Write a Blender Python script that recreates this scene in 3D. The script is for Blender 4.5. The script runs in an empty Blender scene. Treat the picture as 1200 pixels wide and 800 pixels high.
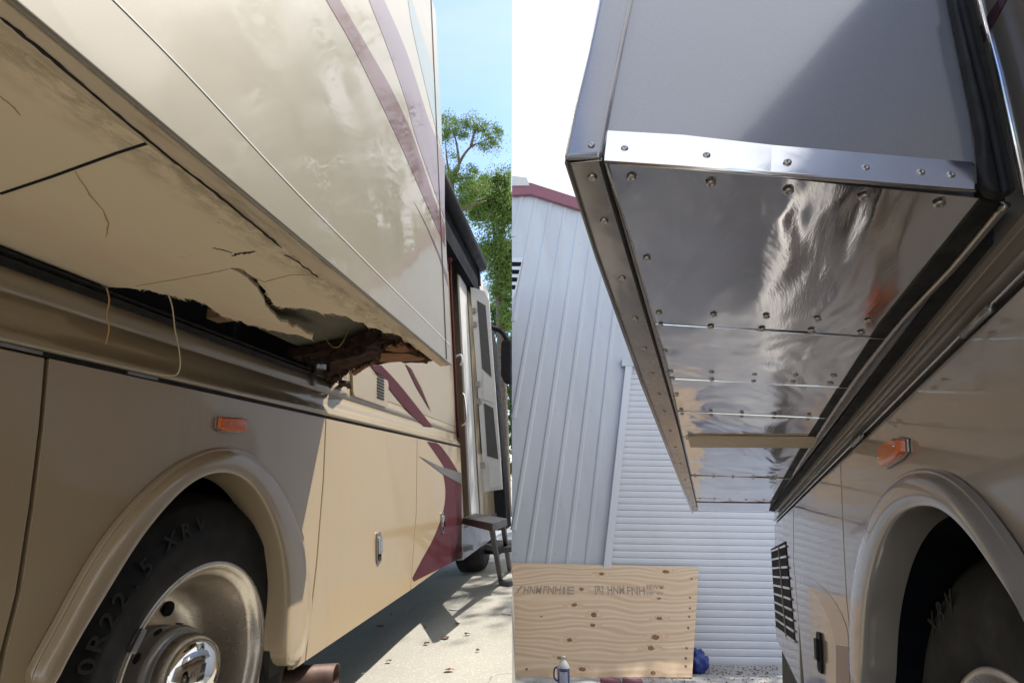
import bpy, bmesh, math, random
import numpy as np
from mathutils import Vector, Matrix, noise
from mathutils.geometry import tessellate_polygon
random.seed(7)
C = bpy.context.scene.collection
scene = bpy.context.scene

# ---------------------------------------------------------------- camera
F = 590.0; EYE = 0.95
def frame(L, vx):
    vy = (-F*F-(L[0]-600)*(vx-600))/(L[1]-400)+400
    l = np.array([L[0]-600, -(L[1]-400), -F]); u = np.array([vx-600, -(vy-400), -F])
    l /= np.linalg.norm(l); u /= np.linalg.norm(u)
    return np.array([np.cross(l, u), l, u])
RL = frame((682, 555), 430)           # camera -> world
RR = frame((842, 678), 880)           # camera -> repaired motorhome's own axes
CAM = np.array([0, 0, EYE])
cd = bpy.data.cameras.new('camera'); cam = bpy.data.objects.new('camera', cd); C.objects.link(cam)
cam.matrix_world = Matrix.Translation((0, 0, EYE)) @ Matrix([list(r) for r in RL]).to_4x4()
cd.sensor_width = 36; cd.lens = F/1200*36; cd.clip_start = 0.02; cd.clip_end = 2000
scene.camera = cam
scene.render.resolution_x = 1024; scene.render.resolution_y = 682
# ---------------------------------------------------------------- light
SUN = Vector((.51, .31, .88)).normalized()
sd = bpy.data.lights.new('sun', 'SUN'); sd.energy = 2.1; sd.angle = math.radians(.5); sd.color = (1, .95, .87)
so = bpy.data.objects.new('sun', sd); C.objects.link(so)
so.rotation_euler = SUN.to_track_quat('Z', 'Y').to_euler()
w = bpy.data.worlds.new('World'); scene.world = w; w.use_nodes = True
nt = w.node_tree; nt.nodes.clear()
def wn(t, **k):
    n = nt.nodes.new(t)
    for a, b in k.items(): setattr(n, a, b)
    return n
sky = wn('ShaderNodeTexSky', sky_type='NISHITA', sun_disc=False)
sky.sun_elevation = math.asin(SUN.z); sky.sun_rotation = math.atan2(SUN.x, SUN.y)
sky.air_density = 1.0; sky.dust_density = .6; sky.ozone_density = 1.8
bg1 = wn('ShaderNodeBackground'); bg1.inputs[1].default_value = .12
bg2 = wn('ShaderNodeBackground'); bg2.inputs[0].default_value = (.93, .95, 1, 1); bg2.inputs[1].default_value = .40
tc = wn('ShaderNodeTexCoord'); mp = wn('ShaderNodeMapping'); mp.inputs[3].default_value = (1, 3, 5)
nz = wn('ShaderNodeTexNoise'); nz.inputs['Scale'].default_value = 1.6; nz.inputs['Detail'].default_value = 6
nt.links.new(tc.outputs['Generated'], mp.inputs[0]); nt.links.new(mp.outputs[0], nz.inputs[0])
rmp = wn('ShaderNodeMapRange'); rmp.inputs[1].default_value = .45; rmp.inputs[2].default_value = .8; rmp.inputs[4].default_value = .3
nt.links.new(nz.outputs[0], rmp.inputs[0])
# a bright bank of cloud fills the sky on the garage side
dt = wn('ShaderNodeVectorMath', operation='DOT_PRODUCT')
dt.inputs[1].default_value = tuple(RL @ np.array([1, 0, 0]))
nt.links.new(tc.outputs['Generated'], dt.inputs[0])
edge = wn('ShaderNodeMapRange'); edge.inputs[1].default_value = -.001; edge.inputs[2].default_value = .002
nt.links.new(dt.outputs['Value'], edge.inputs[0])
mx = wn('ShaderNodeMath', operation='MAXIMUM'); nt.links.new(edge.outputs[0], mx.inputs[0]); nt.links.new(rmp.outputs[0], mx.inputs[1])
ms = wn('ShaderNodeMixShader'); wo = wn('ShaderNodeOutputWorld')
nt.links.new(sky.outputs[0], bg1.inputs[0])
nt.links.new(mx.outputs[0], ms.inputs[0]); nt.links.new(bg1.outputs[0], ms.inputs[1]); nt.links.new(bg2.outputs[0], ms.inputs[2])
nt.links.new(ms.outputs[0], wo.inputs[0])
scene.view_settings.view_transform = 'Standard'; scene.view_settings.look = 'None'
scene.view_settings.exposure = 1.68; scene.view_settings.gamma = 1
scene.cycles.max_bounces = 8; scene.cycles.use_denoising = True
scene.cycles.sample_clamp_indirect = 6

# ---------------------------------------------------------------- helpers
def ray(R, x, y): return R @ np.array([x-600, -(y-400), -F])
def on(R, x, y, ax, val):
    r = ray(R, x, y); t = (val-CAM[ax])/r[ax]
    return Vector(CAM+t*r)
def LX(x, y, v): return on(RL, x, y, 0, v)
def LY(x, y, v): return on(RL, x, y, 1, v)
def LZ(x, y, v): return on(RL, x, y, 2, v)
# the repaired motorhome is built in axes of its own, then turned as a whole
RT = RL @ RR.T
MR = Matrix.Translation((0, 0, EYE)) @ Matrix([list(r) for r in RT]).to_4x4() @ Matrix.Translation((0, 0, -EYE))
def RX(x, y, v): return on(RR, x, y, 0, v)
def RY(x, y, v): return on(RR, x, y, 1, v)
def RZ(x, y, v): return on(RR, x, y, 2, v)
def RP(x, y, p, n):                                     # on plane through p with normal n, repaired axes
    r = Vector(ray(RR, x, y)); c = Vector(CAM); t = (p-c).dot(n)/r.dot(n); return c+r*t
def WP(x, y, p, n):
    r = Vector(ray(RL, x, y)); c = Vector(CAM); t = (p-c).dot(n)/r.dot(n); return c+r*t
def px_of(p):
    c = RL.T @ (np.array(p)-CAM)
    return (600+F*c[0]/-c[2], 400-F*c[1]/-c[2]) if c[2] < -1e-6 else (9999, 9999)

WM = {}
def thing(name, label, cat, loc=(0, 0, 0), group=None, M=None):
    o = bpy.data.objects.new(name, None); C.objects.link(o); o.empty_display_size = .1
    m = (M if M is not None else Matrix.Identity(4)) @ Matrix.Translation(loc)
    o.matrix_world = m; WM[o.name] = (m, Matrix.Translation(loc))
    o['label'] = label; o['category'] = cat
    if group: o['group'] = group
    return o
def tag(o, label=None, cat=None, group=None, kind=None):
    if label: o['label'] = label
    if cat: o['category'] = cat
    if group: o['group'] = group
    if kind: o['kind'] = kind
    return o
def obj(name, bm, m, parent=None, smooth=False, bevel=0, M=None, label=None):
    """links bm as one mesh; its vertices are given in the thing's building axes"""
    if parent is not None:
        off = WM[parent.name][1].inverted(); bm.transform(off)
    bmesh.ops.remove_doubles(bm, verts=bm.verts, dist=1e-6)
    bmesh.ops.recalc_face_normals(bm, faces=bm.faces)
    me = bpy.data.meshes.new(name); bm.to_mesh(me); bm.free()
    for mm in (m if isinstance(m, (list, tuple)) else [m]): me.materials.append(mm)
    o = bpy.data.objects.new(name, me); C.objects.link(o)
    if parent is not None: o.parent = parent; WM[o.name] = (None, WM[parent.name][1])
    if M is not None: o.matrix_world = M
    if smooth:
        for p in me.polygons: p.use_smooth = True
    if bevel:
        b = o.modifiers.new('bevel', 'BEVEL'); b.width = bevel; b.segments = 3; b.limit_method = 'ANGLE'; b.angle_limit = math.radians(35)
        b.harden_normals = False
        for p in me.polygons: p.use_smooth = True
        e = o.modifiers.new('ws', 'WEIGHTED_NORMAL'); e.keep_sharp = False
    if label: o['label'] = label
    return o
def NB(): return bmesh.new()
def prism(bm, pts, off, mi=0):
    off = Vector(off); a = [bm.verts.new(Vector(p)) for p in pts]; b = [bm.verts.new(Vector(p)+off) for p in pts]
    n = len(pts); fs = [bm.faces.new(a), bm.faces.new(b[::-1])]
    for i in range(n): fs.append(bm.faces.new((a[i], b[i], b[(i+1) % n], a[(i+1) % n])))
    for f in fs: f.material_index = mi
    if n > 4:
        tri = tessellate_polygon([[v.co.copy() for v in a]])
        bmesh.ops.delete(bm, geom=fs[:2], context='FACES_ONLY')
        for i, j, k in tri:
            for r in (a, b):
                try: bm.faces.new((r[i], r[j], r[k])).material_index = mi
                except ValueError: pass
    return bm
def box(bm, lo, hi):
    x0, y0, z0 = lo; x1, y1, z1 = hi
    return prism(bm, [(x0, y0, z0), (x1, y0, z0), (x1, y1, z0), (x0, y1, z0)], (0, 0, z1-z0))
def obox(bm, c, ax, ay, az):
    c, ax, ay, az = map(Vector, (c, ax, ay, az))
    return prism(bm, [c-ax-ay-az, c+ax-ay-az, c+ax+ay-az, c-ax+ay-az], az*2)
def tube(bm, pts, rad, n=8, cap=True):
    pts = [Vector(p) for p in pts]; rs = rad if isinstance(rad, (list, tuple)) else [rad]*len(pts)
    rings = []; prev = None
    for i, p in enumerate(pts):
        d = (pts[min(i+1, len(pts)-1)]-pts[max(i-1, 0)]).normalized()
        if prev is None: a = d.orthogonal().normalized()
        else: a = (prev-d*prev.dot(d)).normalized()
        prev = a; b = d.cross(a)
        rings.append([bm.verts.new(p+(a*math.cos(2*math.pi*k/n)+b*math.sin(2*math.pi*k/n))*rs[i]) for k in range(n)])
    for i in range(len(rings)-1):
        for k in range(n): bm.faces.new((rings[i][k], rings[i][(k+1) % n], rings[i+1][(k+1) % n], rings[i+1][k]))
    if cap: bm.faces.new(rings[0][::-1]); bm.faces.new(rings[-1])
    return bm
def lathe(bm, prof, c, axis, n=64, up=(0, 0, 1)):
    """prof: (radius, distance along axis)"""
    c = Vector(c); ax = Vector(axis).normalized(); a = Vector(up); a = ax.orthogonal().normalized() if abs(a.normalized().dot(ax)) > .999 else (a-ax*a.dot(ax)).normalized(); b = ax.cross(a); rings = []
    for r, h in prof:
        if r < 1e-5: rings.append([bm.verts.new(c+ax*h)])
        else: rings.append([bm.verts.new(c+ax*h+(a*math.cos(2*math.pi*k/n)+b*math.sin(2*math.pi*k/n))*r) for k in range(n)])
    for i in range(len(rings)-1):
        p, q = rings[i], rings[i+1]
        for k in range(n):
            k2 = (k+1) % n
            if len(p) == 1 and len(q) == 1: continue
            if len(p) == 1: bm.faces.new((p[0], q[k2], q[k]))
            elif len(q) == 1: bm.faces.new((p[k], p[k2], q[0]))
            else: bm.faces.new((p[k], p[k2], q[k2], q[k]))
    return bm
def sweep(bm, prof, y0, y1, mk=None):
    """open profile of (x,z) extruded from y0 to y1"""
    a = [bm.verts.new((x, y0, z)) for x, z in prof]; b = [bm.verts.new((x, y1, z)) for x, z in prof]
    for i in range(len(prof)-1): bm.faces.new((a[i], a[i+1], b[i+1], b[i]))
    return bm
def spline(pts, n=8):
    P_ = [Vector(p).to_3d() if len(p) == 2 else Vector(p) for p in pts]; out = []
    for i in range(len(P_)-1):
        p0 = P_[max(i-1, 0)]; p1 = P_[i]; p2 = P_[i+1]; p3 = P_[min(i+2, len(P_)-1)]
        for k in range(n):
            t = k/n
            out.append(.5*((2*p1)+(-p0+p2)*t+(2*p0-5*p1+4*p2-p3)*t*t+(-p0+3*p1-3*p2+p3)*t**3))
    out.append(P_[-1]); return out

# ---------------------------------------------------------------- materials
class NT:
    def __init__(s, name):
        s.m = bpy.data.materials.new(name); s.m.use_nodes = True; s.t = s.m.node_tree; s.b = s.t.nodes['Principled BSDF']
        s.tc = s.t.nodes.new('ShaderNodeTexCoord')
    def n(s, t, **k):
        x = s.t.nodes.new(t)
        for a, b in k.items(): setattr(x, a, b)
        return x
    def l(s, a, b): s.t.links.new(a, b)
    def noise(s, scale, detail=4, rough=.55, vec=(1, 1, 1), dist=0):
        m = s.n('ShaderNodeMapping'); m.inputs[3].default_value = vec; s.l(s.tc.outputs['Object'], m.inputs[0])
        x = s.n('ShaderNodeTexNoise'); x.inputs['Scale'].default_value = scale; x.inputs['Detail'].default_value = detail
        x.inputs['Roughness'].default_value = rough; x.inputs['Distortion'].default_value = dist; s.l(m.outputs[0], x.inputs[0]); return x.outputs[0]
    def ramp(s, v, stops):
        r = s.n('ShaderNodeValToRGB'); e = r.color_ramp.elements
        while len(e) > 1: e.remove(e[0])
        for i, (p, c) in enumerate(stops):
            if isinstance(c, (int, float)): c = (c, c, c)
            x = e[0] if i == 0 else e.new(p)
            x.position = p; x.color = (*c, 1)
        s.l(v, r.inputs[0]); return r.outputs[0]
    def mix(s, f, a, b, mode='MIX'):
        x = s.n('ShaderNodeMix', data_type='RGBA', blend_type=mode)
        for v, i in ((f, 0), (a, 6), (b, 7)):
            if isinstance(v, (int, float)): x.inputs[i].default_value = v
            elif isinstance(v, tuple): x.inputs[i].default_value = (*v, 1)
            else: s.l(v, x.inputs[i])
        return x.outputs[2]
    def set(s, **k):
        mp = dict(col='Base Color', rough='Roughness', metal='Metallic', coat='Coat Weight', crough='Coat Roughness', spec='Specular IOR Level', trans='Transmission Weight', alpha='Alpha', ior='IOR', sss='Subsurface Weight')
        for a, v in k.items():
            i = s.b.inputs[mp[a]]
            if isinstance(v, tuple): i.default_value = (*v, 1)
            elif isinstance(v, (int, float)): i.default_value = v
            else: s.l(v, i)
        return s
    def bump(s, h, strength=.3, dist=.01, coat=False):
        b = s.n('ShaderNodeBump'); b.inputs['Strength'].default_value = strength; b.inputs['Distance'].default_value = dist
        s.l(h, b.inputs['Height']); s.l(b.outputs[0], s.b.inputs['Normal'])
        if coat: s.l(b.outputs[0], s.b.inputs['Coat Normal'])
        return s
def simple(name, col, rough=.5, metal=0, coat=0, var=.12, scale=20, bump=0, spec=.5):
    s = NT(name); s.set(spec=spec); n = s.noise(scale, 5)
    d = tuple(c*(1-var) for c in col); l = tuple(min(1, c*(1+var)) for c in col)
    s.set(col=s.ramp(n, [(.3, d), (.7, l)]), metal=metal, coat=coat)
    s.set(rough=s.ramp(s.noise(scale*.7, 4), [(.3, max(0, rough-.08)), (.7, min(1, rough+.08))]))
    if bump: s.bump(s.noise(scale*4, 4), bump, .004)
    return s.m
def paint(name, col, metal=.35, rough=.38, wav=.06, dust=.1, coat=1.0, streak=(1, 1, .35)):
    s = NT(name)
    flake = s.ramp(s.noise(900, 1), [(.35, tuple(c*.93 for c in col)), (.65, tuple(min(1, c*1.08) for c in col))])
    dirt = s.ramp(s.noise(2.6, 7, .62, streak), [(.42, 0.), (.72, dust)])
    c = s.mix(dirt, flake, (.42, .37, .29))
    spk = s.ramp(s.noise(140, 2, .6), [(.70, 0.), (.76, .35)])
    c = s.mix(spk, c, (.30, .25, .19))
    dr = s.ramp(s.noise(11, 7, .7, (1, 2.2, .22)), [(.56, 0.), (.74, dust*1.3)]); c = s.mix(dr, c, (.30, .25, .19))
    s.set(col=c, metal=metal, rough=rough, coat=coat)
    s.set(crough=s.ramp(s.noise(7, 8, .7), [(.35, .015), (.7, .14)]))
    s.bump(s.noise(2.2, 2, .4), wav, .05, coat=True)
    return s.m
M = {}
M['beige'] = paint('pearl_beige_paint', (.37, .30, .20), metal=.15)
M['tan'] = paint('tan_metallic_paint', (.43, .325, .19), metal=.12, dust=.2, wav=.09)
M['flare'] = paint('flare_paint', (.41, .32, .205), metal=.12, wav=.02)
M['slideface'] = paint('slide_face_paint', (.285, .255, .20), metal=.1, rough=.5, wav=.25, dust=.18, streak=(1, .55, 1.3))
M['maroon'] = paint('maroon_paint', (.060, .010, .016), metal=0, rough=.9, wav=.05, dust=.01, coat=.25); M['maroon'].node_tree.nodes['Principled BSDF'].inputs['Specular IOR Level'].default_value = .15
M['mauve'] = paint('mauve_paint', (.12, .085, .13), metal=0, rough=.6, wav=.12, dust=.02, coat=.65)
M['plum'] = paint('plum_paint', (.085, .022, .04), metal=0, rough=.6, wav=.12, dust=.02, coat=.65)
M['teal'] = paint('teal_paint', (.16, .24, .26), metal=0, wav=.05, dust=.05)
M['brownwedge'] = paint('grey_brown_paint', (.08, .066, .052), metal=.1, dust=.02)
M['greypanel'] = paint('grey_panel_paint', (.35, .36, .41), metal=.4, rough=.2, wav=.05, dust=.05, coat=.8)
M['tan_r'] = paint('warm_grey_paint', (.33, .285, .245), metal=.35, wav=.045, dust=.06)
M['beige_r'] = paint('warm_grey_pearl_paint', (.38, .34, .30), metal=.35, wav=.04, dust=.05)
M['rubber'] = simple('black_rubber', (.022, .021, .020), .6, var=.4, scale=30, bump=.2, spec=.3)
M['black'] = simple('black_plastic', (.010, .010, .012), .6, var=.3, spec=.25)
M['dark'] = simple('dark_void', (.012, .011, .010), .9)
M['well'] = simple('wheel_well_liner', (.010, .012, .016), .9, var=.5, scale=8, spec=.1)
M['white'] = simple('white_enamel', (.58, .575, .55), .35, var=.04)
M['greymetal'] = simple('grey_metal', (.32, .31, .30), .35, metal=.8)
M['chrome'] = simple('polished_chrome', (.78, .77, .74), .06, metal=1, var=.03)
M['steelpipe'] = simple('rusty_pipe', (.10, .06, .05), .55, metal=.4, var=.4)
s = NT('amber_lens'); s.set(col=(.85, .17, .01), rough=.18, coat=.6, sss=.3); s.b.inputs['Subsurface Radius'].default_value = (.02, .006, .002); s.b.inputs['Subsurface Scale'].default_value = .5
w1 = s.n('ShaderNodeTexWave'); w1.inputs['Scale'].default_value = 60; s.l(s.tc.outputs['Object'], w1.inputs[0]); s.bump(w1.outputs[1], .25, .002); M['amber'] = s.m
# tyre
s = NT('tyre_rubber'); s.set(spec=.3); c = s.ramp(s.noise(14, 6, .7), [(.35, (.008, .008, .009)), (.75, (.022, .020, .018))])
s.set(col=c, rough=s.ramp(s.noise(9, 5), [(.3, .55), (.7, .8)])).bump(s.noise(60, 4), .15, .003); M['tyre'] = s.m
s = NT('tyre_lettering'); s.set(col=(.016, .016, .016), rough=.65, spec=.3); M['lettering'] = s.m
# polished, pitted alloy
s = NT('worn_alloy'); n = s.noise(7, 7, .65); sp = s.ramp(s.noise(95, 3, .7), [(.60, 0.), (.72, .7)])
c = s.mix(sp, s.ramp(n, [(.3, (.50, .45, .39)), (.7, (.74, .69, .62))]), (.16, .11, .07))
s.set(col=c, metal=.92, rough=s.ramp(n, [(.3, .38), (.7, .24)])).bump(s.noise(120, 3), .12, .002); M['alloy'] = s.m
# underside of the damaged slide
s = NT('stained_underside_board'); n = s.noise(3.2, 6, .6, (1.4, .6, 1)); fine = s.noise(26, 8, .7, (1, .25, 1), 1.2)
c = s.ramp(n, [(.3, (.84, .62, .44)), (.52, (.86, .71, .49)), (.75, (.84, .73, .50))])
sc = s.ramp(fine, [(.62, 0.), (.76, .30)]); c = s.mix(sc, c, (.38, .24, .13))
sx = s.n('ShaderNodeSeparateXYZ'); s.l(s.tc.outputs['Object'], sx.inputs[0])
g = s.n('ShaderNodeMapRange'); g.inputs[1].default_value = 1.54; g.inputs[2].default_value = 1.66; s.l(sx.outputs[0], g.inputs[0])
gn = s.ramp(s.noise(30, 9, .78, (1, .45, 1)), [(.42, 0.), (.58, .9)]); mm = s.n('ShaderNodeMath', operation='MULTIPLY'); s.l(g.outputs[0], mm.inputs[0]); s.l(gn, mm.inputs[1])
c = s.mix(mm.outputs[0], c, (.20, .13, .075)); dots = s.ramp(s.noise(70, 2, .5, (1, .6, 1)), [(.775, 0.), (.80, .8)]); c = s.mix(dots, c, (.10, .06, .04))
s.set(col=c, rough=.62, spec=.35).bump(s.noise(9, 6), .25, .01); M['under'] = s.m
s = NT('dirty_edge_rail'); c = s.ramp(s.noise(22, 8, .7, (1, .2, 1)), [(.33, (.34, .26, .18)), (.5, (.66, .53, .37)), (.7, (.74, .61, .44))]); s.set(col=c, rough=.5).bump(s.noise(40, 5), .2, .004); M['rail'] = s.m
s = NT('olive_backing_board'); c = s.ramp(s.noise(5, 7, .65), [(.3, (.13, .12, .085)), (.7, (.21, .20, .15))]); s.set(col=c, rough=.85).bump(s.noise(30, 6), .4, .006); M['olive'] = s.m
s = NT('rotten_wood'); c = s.ramp(s.noise(16, 9, .75, (.4, 2, 2), 1), [(.3, (.012, .006, .004)), (.52, (.05, .022, .012)), (.72, (.12, .05, .022))]); s.set(col=c, rough=.9).bump(s.noise(60, 8, .7), .9, .02); M['rot'] = s.m
s = NT('split_wood'); c = s.ramp(s.noise(20, 9, .7, (.3, 2, 2), 1), [(.3, (.12, .05, .02)), (.6, (.30, .14, .06))]); s.set(col=c, rough=.85).bump(s.noise(60, 8, .7), .6, .01); M['split'] = s.m
M['stud'] = simple('timber_stud', (.26, .16, .08), .8, var=.25, scale=14)
M['string'] = simple('ochre_string', (.55, .33, .12), .8)
M['palestring'] = simple('pale_string', (.62, .54, .38), .8)
# riveted steel
def steel(name, col, rlo, rhi, wave, scale=3.2, smear=.5):
    s = NT(name); n = s.noise(scale, 3, .5, (1, .6, 1), .6); f = s.noise(9, 8, .7, (1, .35, 1), 1.5)
    pit = s.ramp(f, [(.56, 0.), (.68, smear)])
    c = s.mix(pit, tuple(col), tuple(min(1, x*1.25) for x in col)); s.set(col=c, metal=1.0)
    r = s.ramp(s.noise(4.5, 7, .65, (1, .5, 1)), [(.38, rlo), (.68, rhi)]); sc2 = s.ramp(s.noise(150, 3, .6, (1, .04, 1)), [(.55, 0.), (.75, .03)]); ra = s.n('ShaderNodeMath', operation='ADD'); s.l(r, ra.inputs[0]); s.l(sc2, ra.inputs[1]); s.set(rough=ra.outputs[0])
    a = s.n('ShaderNodeMath', operation='MULTIPLY_ADD'); s.l(f, a.inputs[0]); a.inputs[1].default_value = .03; s.l(n, a.inputs[2])
    s.bump(a.outputs[0], wave, .05); return s.m
M['steel'] = steel('mirror_steel', (.80, .785, .80), .05, .17, .42, smear=.6)
M['steelb'] = steel('bright_steel', (.86, .87, .92), .12, .28, .12)
M['trimsteel'] = steel('brushed_trim', (.36, .33, .31), .2, .35, .1, 6)
M['rivet'] = simple('rivet_steel', (.50, .48, .46), .32, metal=1)
# garage
def corr(name, col, dirt):
    s = NT(name); n = s.noise(1.3, 6, .6, (3, 3, .4)); c = s.mix(s.ramp(n, [(.40, 0.), (.75, dirt*1.8)]), col, tuple(x*.72 for x in col)); s.set(col=c, rough=.42, coat=.15, crough=.3) if False else s.set(col=c, rough=.42); s.bump(s.noise(1.8, 2), .08, .02); return s.m
M['garage'] = corr('pale_blue_cladding', (.53, .56, .60), .25)
M['slat'] = corr('white_slat', (.62, .64, .68), .12)
M['maroontrim'] = simple('maroon_roof_trim', (.24, .09, .12), .4, var=.08)
M['tarp'] = simple('blue_tarp', (.012, .035, .20), .4, var=.3, bump=.5)
# plywood
s = NT('knotty_plywood'); m1 = s.n('ShaderNodeMapping'); m1.inputs[3].default_value = (1, 1, 1); s.l(s.tc.outputs['Object'], m1.inputs[0])
wv = s.n('ShaderNodeTexWave', bands_direction='Z'); wv.inputs['Scale'].default_value = 2.6; wv.inputs['Distortion'].default_value = 16; wv.inputs['Detail'].default_value = 2; wv.inputs['Detail Scale'].default_value = .55; wv.inputs['Detail Roughness'].default_value = .55
mg = s.n('ShaderNodeMapping'); mg.inputs[3].default_value = (.42, 1, 1); s.l(s.tc.outputs['Object'], mg.inputs[0]); s.l(mg.outputs[0], wv.inputs[0])
c = s.ramp(wv.outputs[1], [(.05, (.60, .42, .26)), (.25, (.70, .53, .35)), (.6, (.73, .57, .39)), (.93, (.66, .48, .31))])
c = s.mix(s.ramp(s.noise(1.6, 4, .5, (.8, 1, 1.6)), [(.4, 0.), (.7, .35)]), c, (.62, .40, .22))
c = s.mix(s.ramp(s.noise(60, 5, .6, (.08, 1, 1)), [(.5, 0.), (.75, .25)]), c, (.50, .32, .17))
s.set(col=c, rough=.7).bump(s.noise(60, 5, .6, (.08, 1, 1)), .15, .003); M['ply'] = s.m
s = NT('plywood_knot'); c = s.ramp(s.noise(45, 5, .6), [(.3, (.14, .06, .03)), (.7, (.34, .18, .09))]); s.set(col=c, rough=.7); M['knot'] = s.m
s = NT('knot_halo'); c = s.ramp(s.noise(30, 4), [(.3, (.58, .38, .22)), (.7, (.72, .54, .35))]); s.set(col=c, rough=.7); M['halo'] = s.m
s = NT('faded_stamp_ink'); s.set(col=s.ramp(s.noise(90, 5, .7), [(.40, (.20, .16, .13)), (.60, (.52, .40, .28))]), rough=.8); M['ink'] = s.m
# concrete
def concrete(name, a, b, spk):
    s = NT(name); n = s.noise(.9, 8, .6); c = s.ramp(n, [(.3, a), (.7, b)])
    v = s.n('ShaderNodeTexVoronoi'); v.inputs['Scale'].default_value = 60; s.l(s.tc.outputs['Object'], v.inputs[0])
    c = s.mix(s.ramp(v.outputs['Distance'], [(.10, spk), (.34, 0.)]), c, (.72, .68, .58))
    d = s.ramp(s.noise(55, 6, .7), [(.28, .5), (.42, 0.)]); c = s.mix(d, c, (.15, .135, .11))
    st = s.ramp(s.noise(2.3, 5, .6), [(.56, 0.), (.75, .3)]); c = s.mix(st, c, (.24, .21, .17))
    vr = s.n('ShaderNodeTexVoronoi', feature='DISTANCE_TO_EDGE'); vr.inputs['Scale'].default_value = .55; mw = s.n('ShaderNodeMapping'); ad = s.n('ShaderNodeVectorMath', operation='ADD'); nn = s.n('ShaderNodeTexNoise'); nn.inputs['Scale'].default_value = 3
    nn.inputs['Detail'].default_value = 6; s.l(s.tc.outputs['Object'], nn.inputs[0]); s.l(s.tc.outputs['Object'], ad.inputs[0]); s.l(nn.outputs['Color'], ad.inputs[1]); s.l(ad.outputs[0], vr.inputs[0])
    c = s.mix(s.ramp(vr.outputs['Distance'], [(.0, .75), (.006, 0.)]), c, (.09, .08, .065))
    s.set(col=c, rough=.85).bump(s.noise(80, 5, .65), .35, .006); return s.m
M['concrete'] = concrete('exposed_aggregate_concrete', (.33, .315, .27), (.42, .40, .345), .55)
M['apron'] = concrete('grey_concrete_apron', (.36, .35, .34), (.46, .45, .43), .3)
M['line'] = simple('worn_white_line', (.44, .42, .38), .8, var=.25, scale=40)
# vegetation
def leafm(name, a, b):
    s = NT(name); oi = s.noise(9, 3); c = s.ramp(oi, [(.3, a), (.7, b)]); s.set(col=c, rough=.55)
    tr = s.n('ShaderNodeBsdfTranslucent'); s.l(c, tr.inputs[0]); mxs = s.n('ShaderNodeMixShader'); mxs.inputs[0].default_value = .4
    out = s.t.nodes['Material Output']; s.l(s.b.outputs[0], mxs.inputs[1]); s.l(tr.outputs[0], mxs.inputs[2]); s.l(mxs.outputs[0], out.inputs[0]); return s.m
M['leaf'] = leafm('fresh_leaves', (.10, .18, .03), (.24, .34, .08))
M['leafd'] = leafm('deep_leaves', (.045, .09, .02), (.10, .16, .035))
M['bark'] = simple('bark', (.13, .10, .075), .9, var=.4, scale=12, bump=.6)
M['dryleaf'] = simple('dry_leaf', (.16, .07, .035), .7, var=.4, scale=50)

# ================================================================ GROUND
UPR = Vector(RL @ (np.array([.014, .91, -.41])/np.linalg.norm([.014, .91, -.41])))   # apron's normal
GP = Vector(CAM)-UPR*EYE
CX = Vector(RL @ np.array([1, 0, 0])); CZ = Vector(RL @ np.array([0, 0, -1]))
sl = CX.cross(Vector((0, 0, 1))).normalized()
if sl.dot(CZ) < 0: sl = -sl
side = Vector((0, 0, 1)).cross(sl).normalized()
def left_ground(z, near, far, wide):
    # the line where the lot's level meets the apron
    d = (Vector((0, 0, z))-Vector(CAM)).dot(CX)/side.dot(CX)   # offset so points satisfy (p-cam).CX=0
    o = Vector((0, 0, z))-side*d
    return [o+sl*near, o+sl*far, o+sl*far-CXh*wide, o+sl*near-CXh*wide]
CXh = side if side.dot(CX) > 0 else -side
bm = NB(); prism(bm, left_ground(0, -30, 900, 600), (0, 0, -.3)); tag(obj('ground', bm, M['concrete']), kind='structure')
ax2 = CX.cross(UPR).normalized()
if ax2.dot(CZ) < 0: ax2 = -ax2
sd2 = UPR.cross(ax2).normalized(); sd2 = sd2 if sd2.dot(CX) > 0 else -sd2
o2 = GP-sd2*((GP-Vector(CAM)).dot(CX)/sd2.dot(CX))
bm = NB(); prism(bm, [o2+ax2*-14, o2+ax2*30, o2+ax2*30+sd2*30, o2+ax2*-14+sd2*30], UPR*-.2); tag(obj('pavement', bm, M['apron']), kind='structure')
# painted bay lines on the lot
for k, q in enumerate([[(545, 693), (553, 694), (538, 715), (526, 714)], [(594, 702), (600, 702), (599, 720), (588, 719)]]):
    bm = NB(); prism(bm, [LZ(x, y, .004) for x, y in q], (0, 0, .002)); tag(obj('road_marking', bm, M['line']), kind='structure')

# ================================================================ DAMAGED MOTORHOME
XW = -1.085; XD = -1.06; XS = -.52; ZB = EYE+.515
mh = thing('motorhome', 'tan motorhome with a torn, rotting slide-out underside and open entry door', 'motorhome', (-2.2, 2.5, 0))
# --- wall under and beyond the slide
def zz(v): return EYE+v
bm = NB()
prof = [(XW-.05, zz(.50)), (XW, zz(.495)), (XW, zz(.437)), (XW-.006, zz(.434)), (XW-.006, zz(.430)), (XW+.002, zz(.427)), (XW+.002, zz(.385)), (XW+.006, zz(.372)), (XW+.016, zz(.356)), (XW+.030, zz(.342)), (XW+.034, zz(.333)), (XW+.03, zz(.326)), (XW-.03, zz(.324))]
sweep(bm, prof, -1.2, 4.5)
body = obj('body_wall', bm, M['beige'], mh, smooth=False, bevel=.0)
for p in body.data.polygons: p.use_smooth = True
bm = NB(); box(bm, (XW-.04, 2.00, zz(.497)), (XW+.001, 4.50, zz(2.6)))
obj('upper_wall', bm, M['beige'], mh, bevel=.004)
bm = NB(); box(bm, (XW-.3, 5.42, zz(-.5)), (XW, 7.0, zz(2.6)))
obj('front_wall', bm, M['beige'], mh, bevel=.004)
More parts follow.
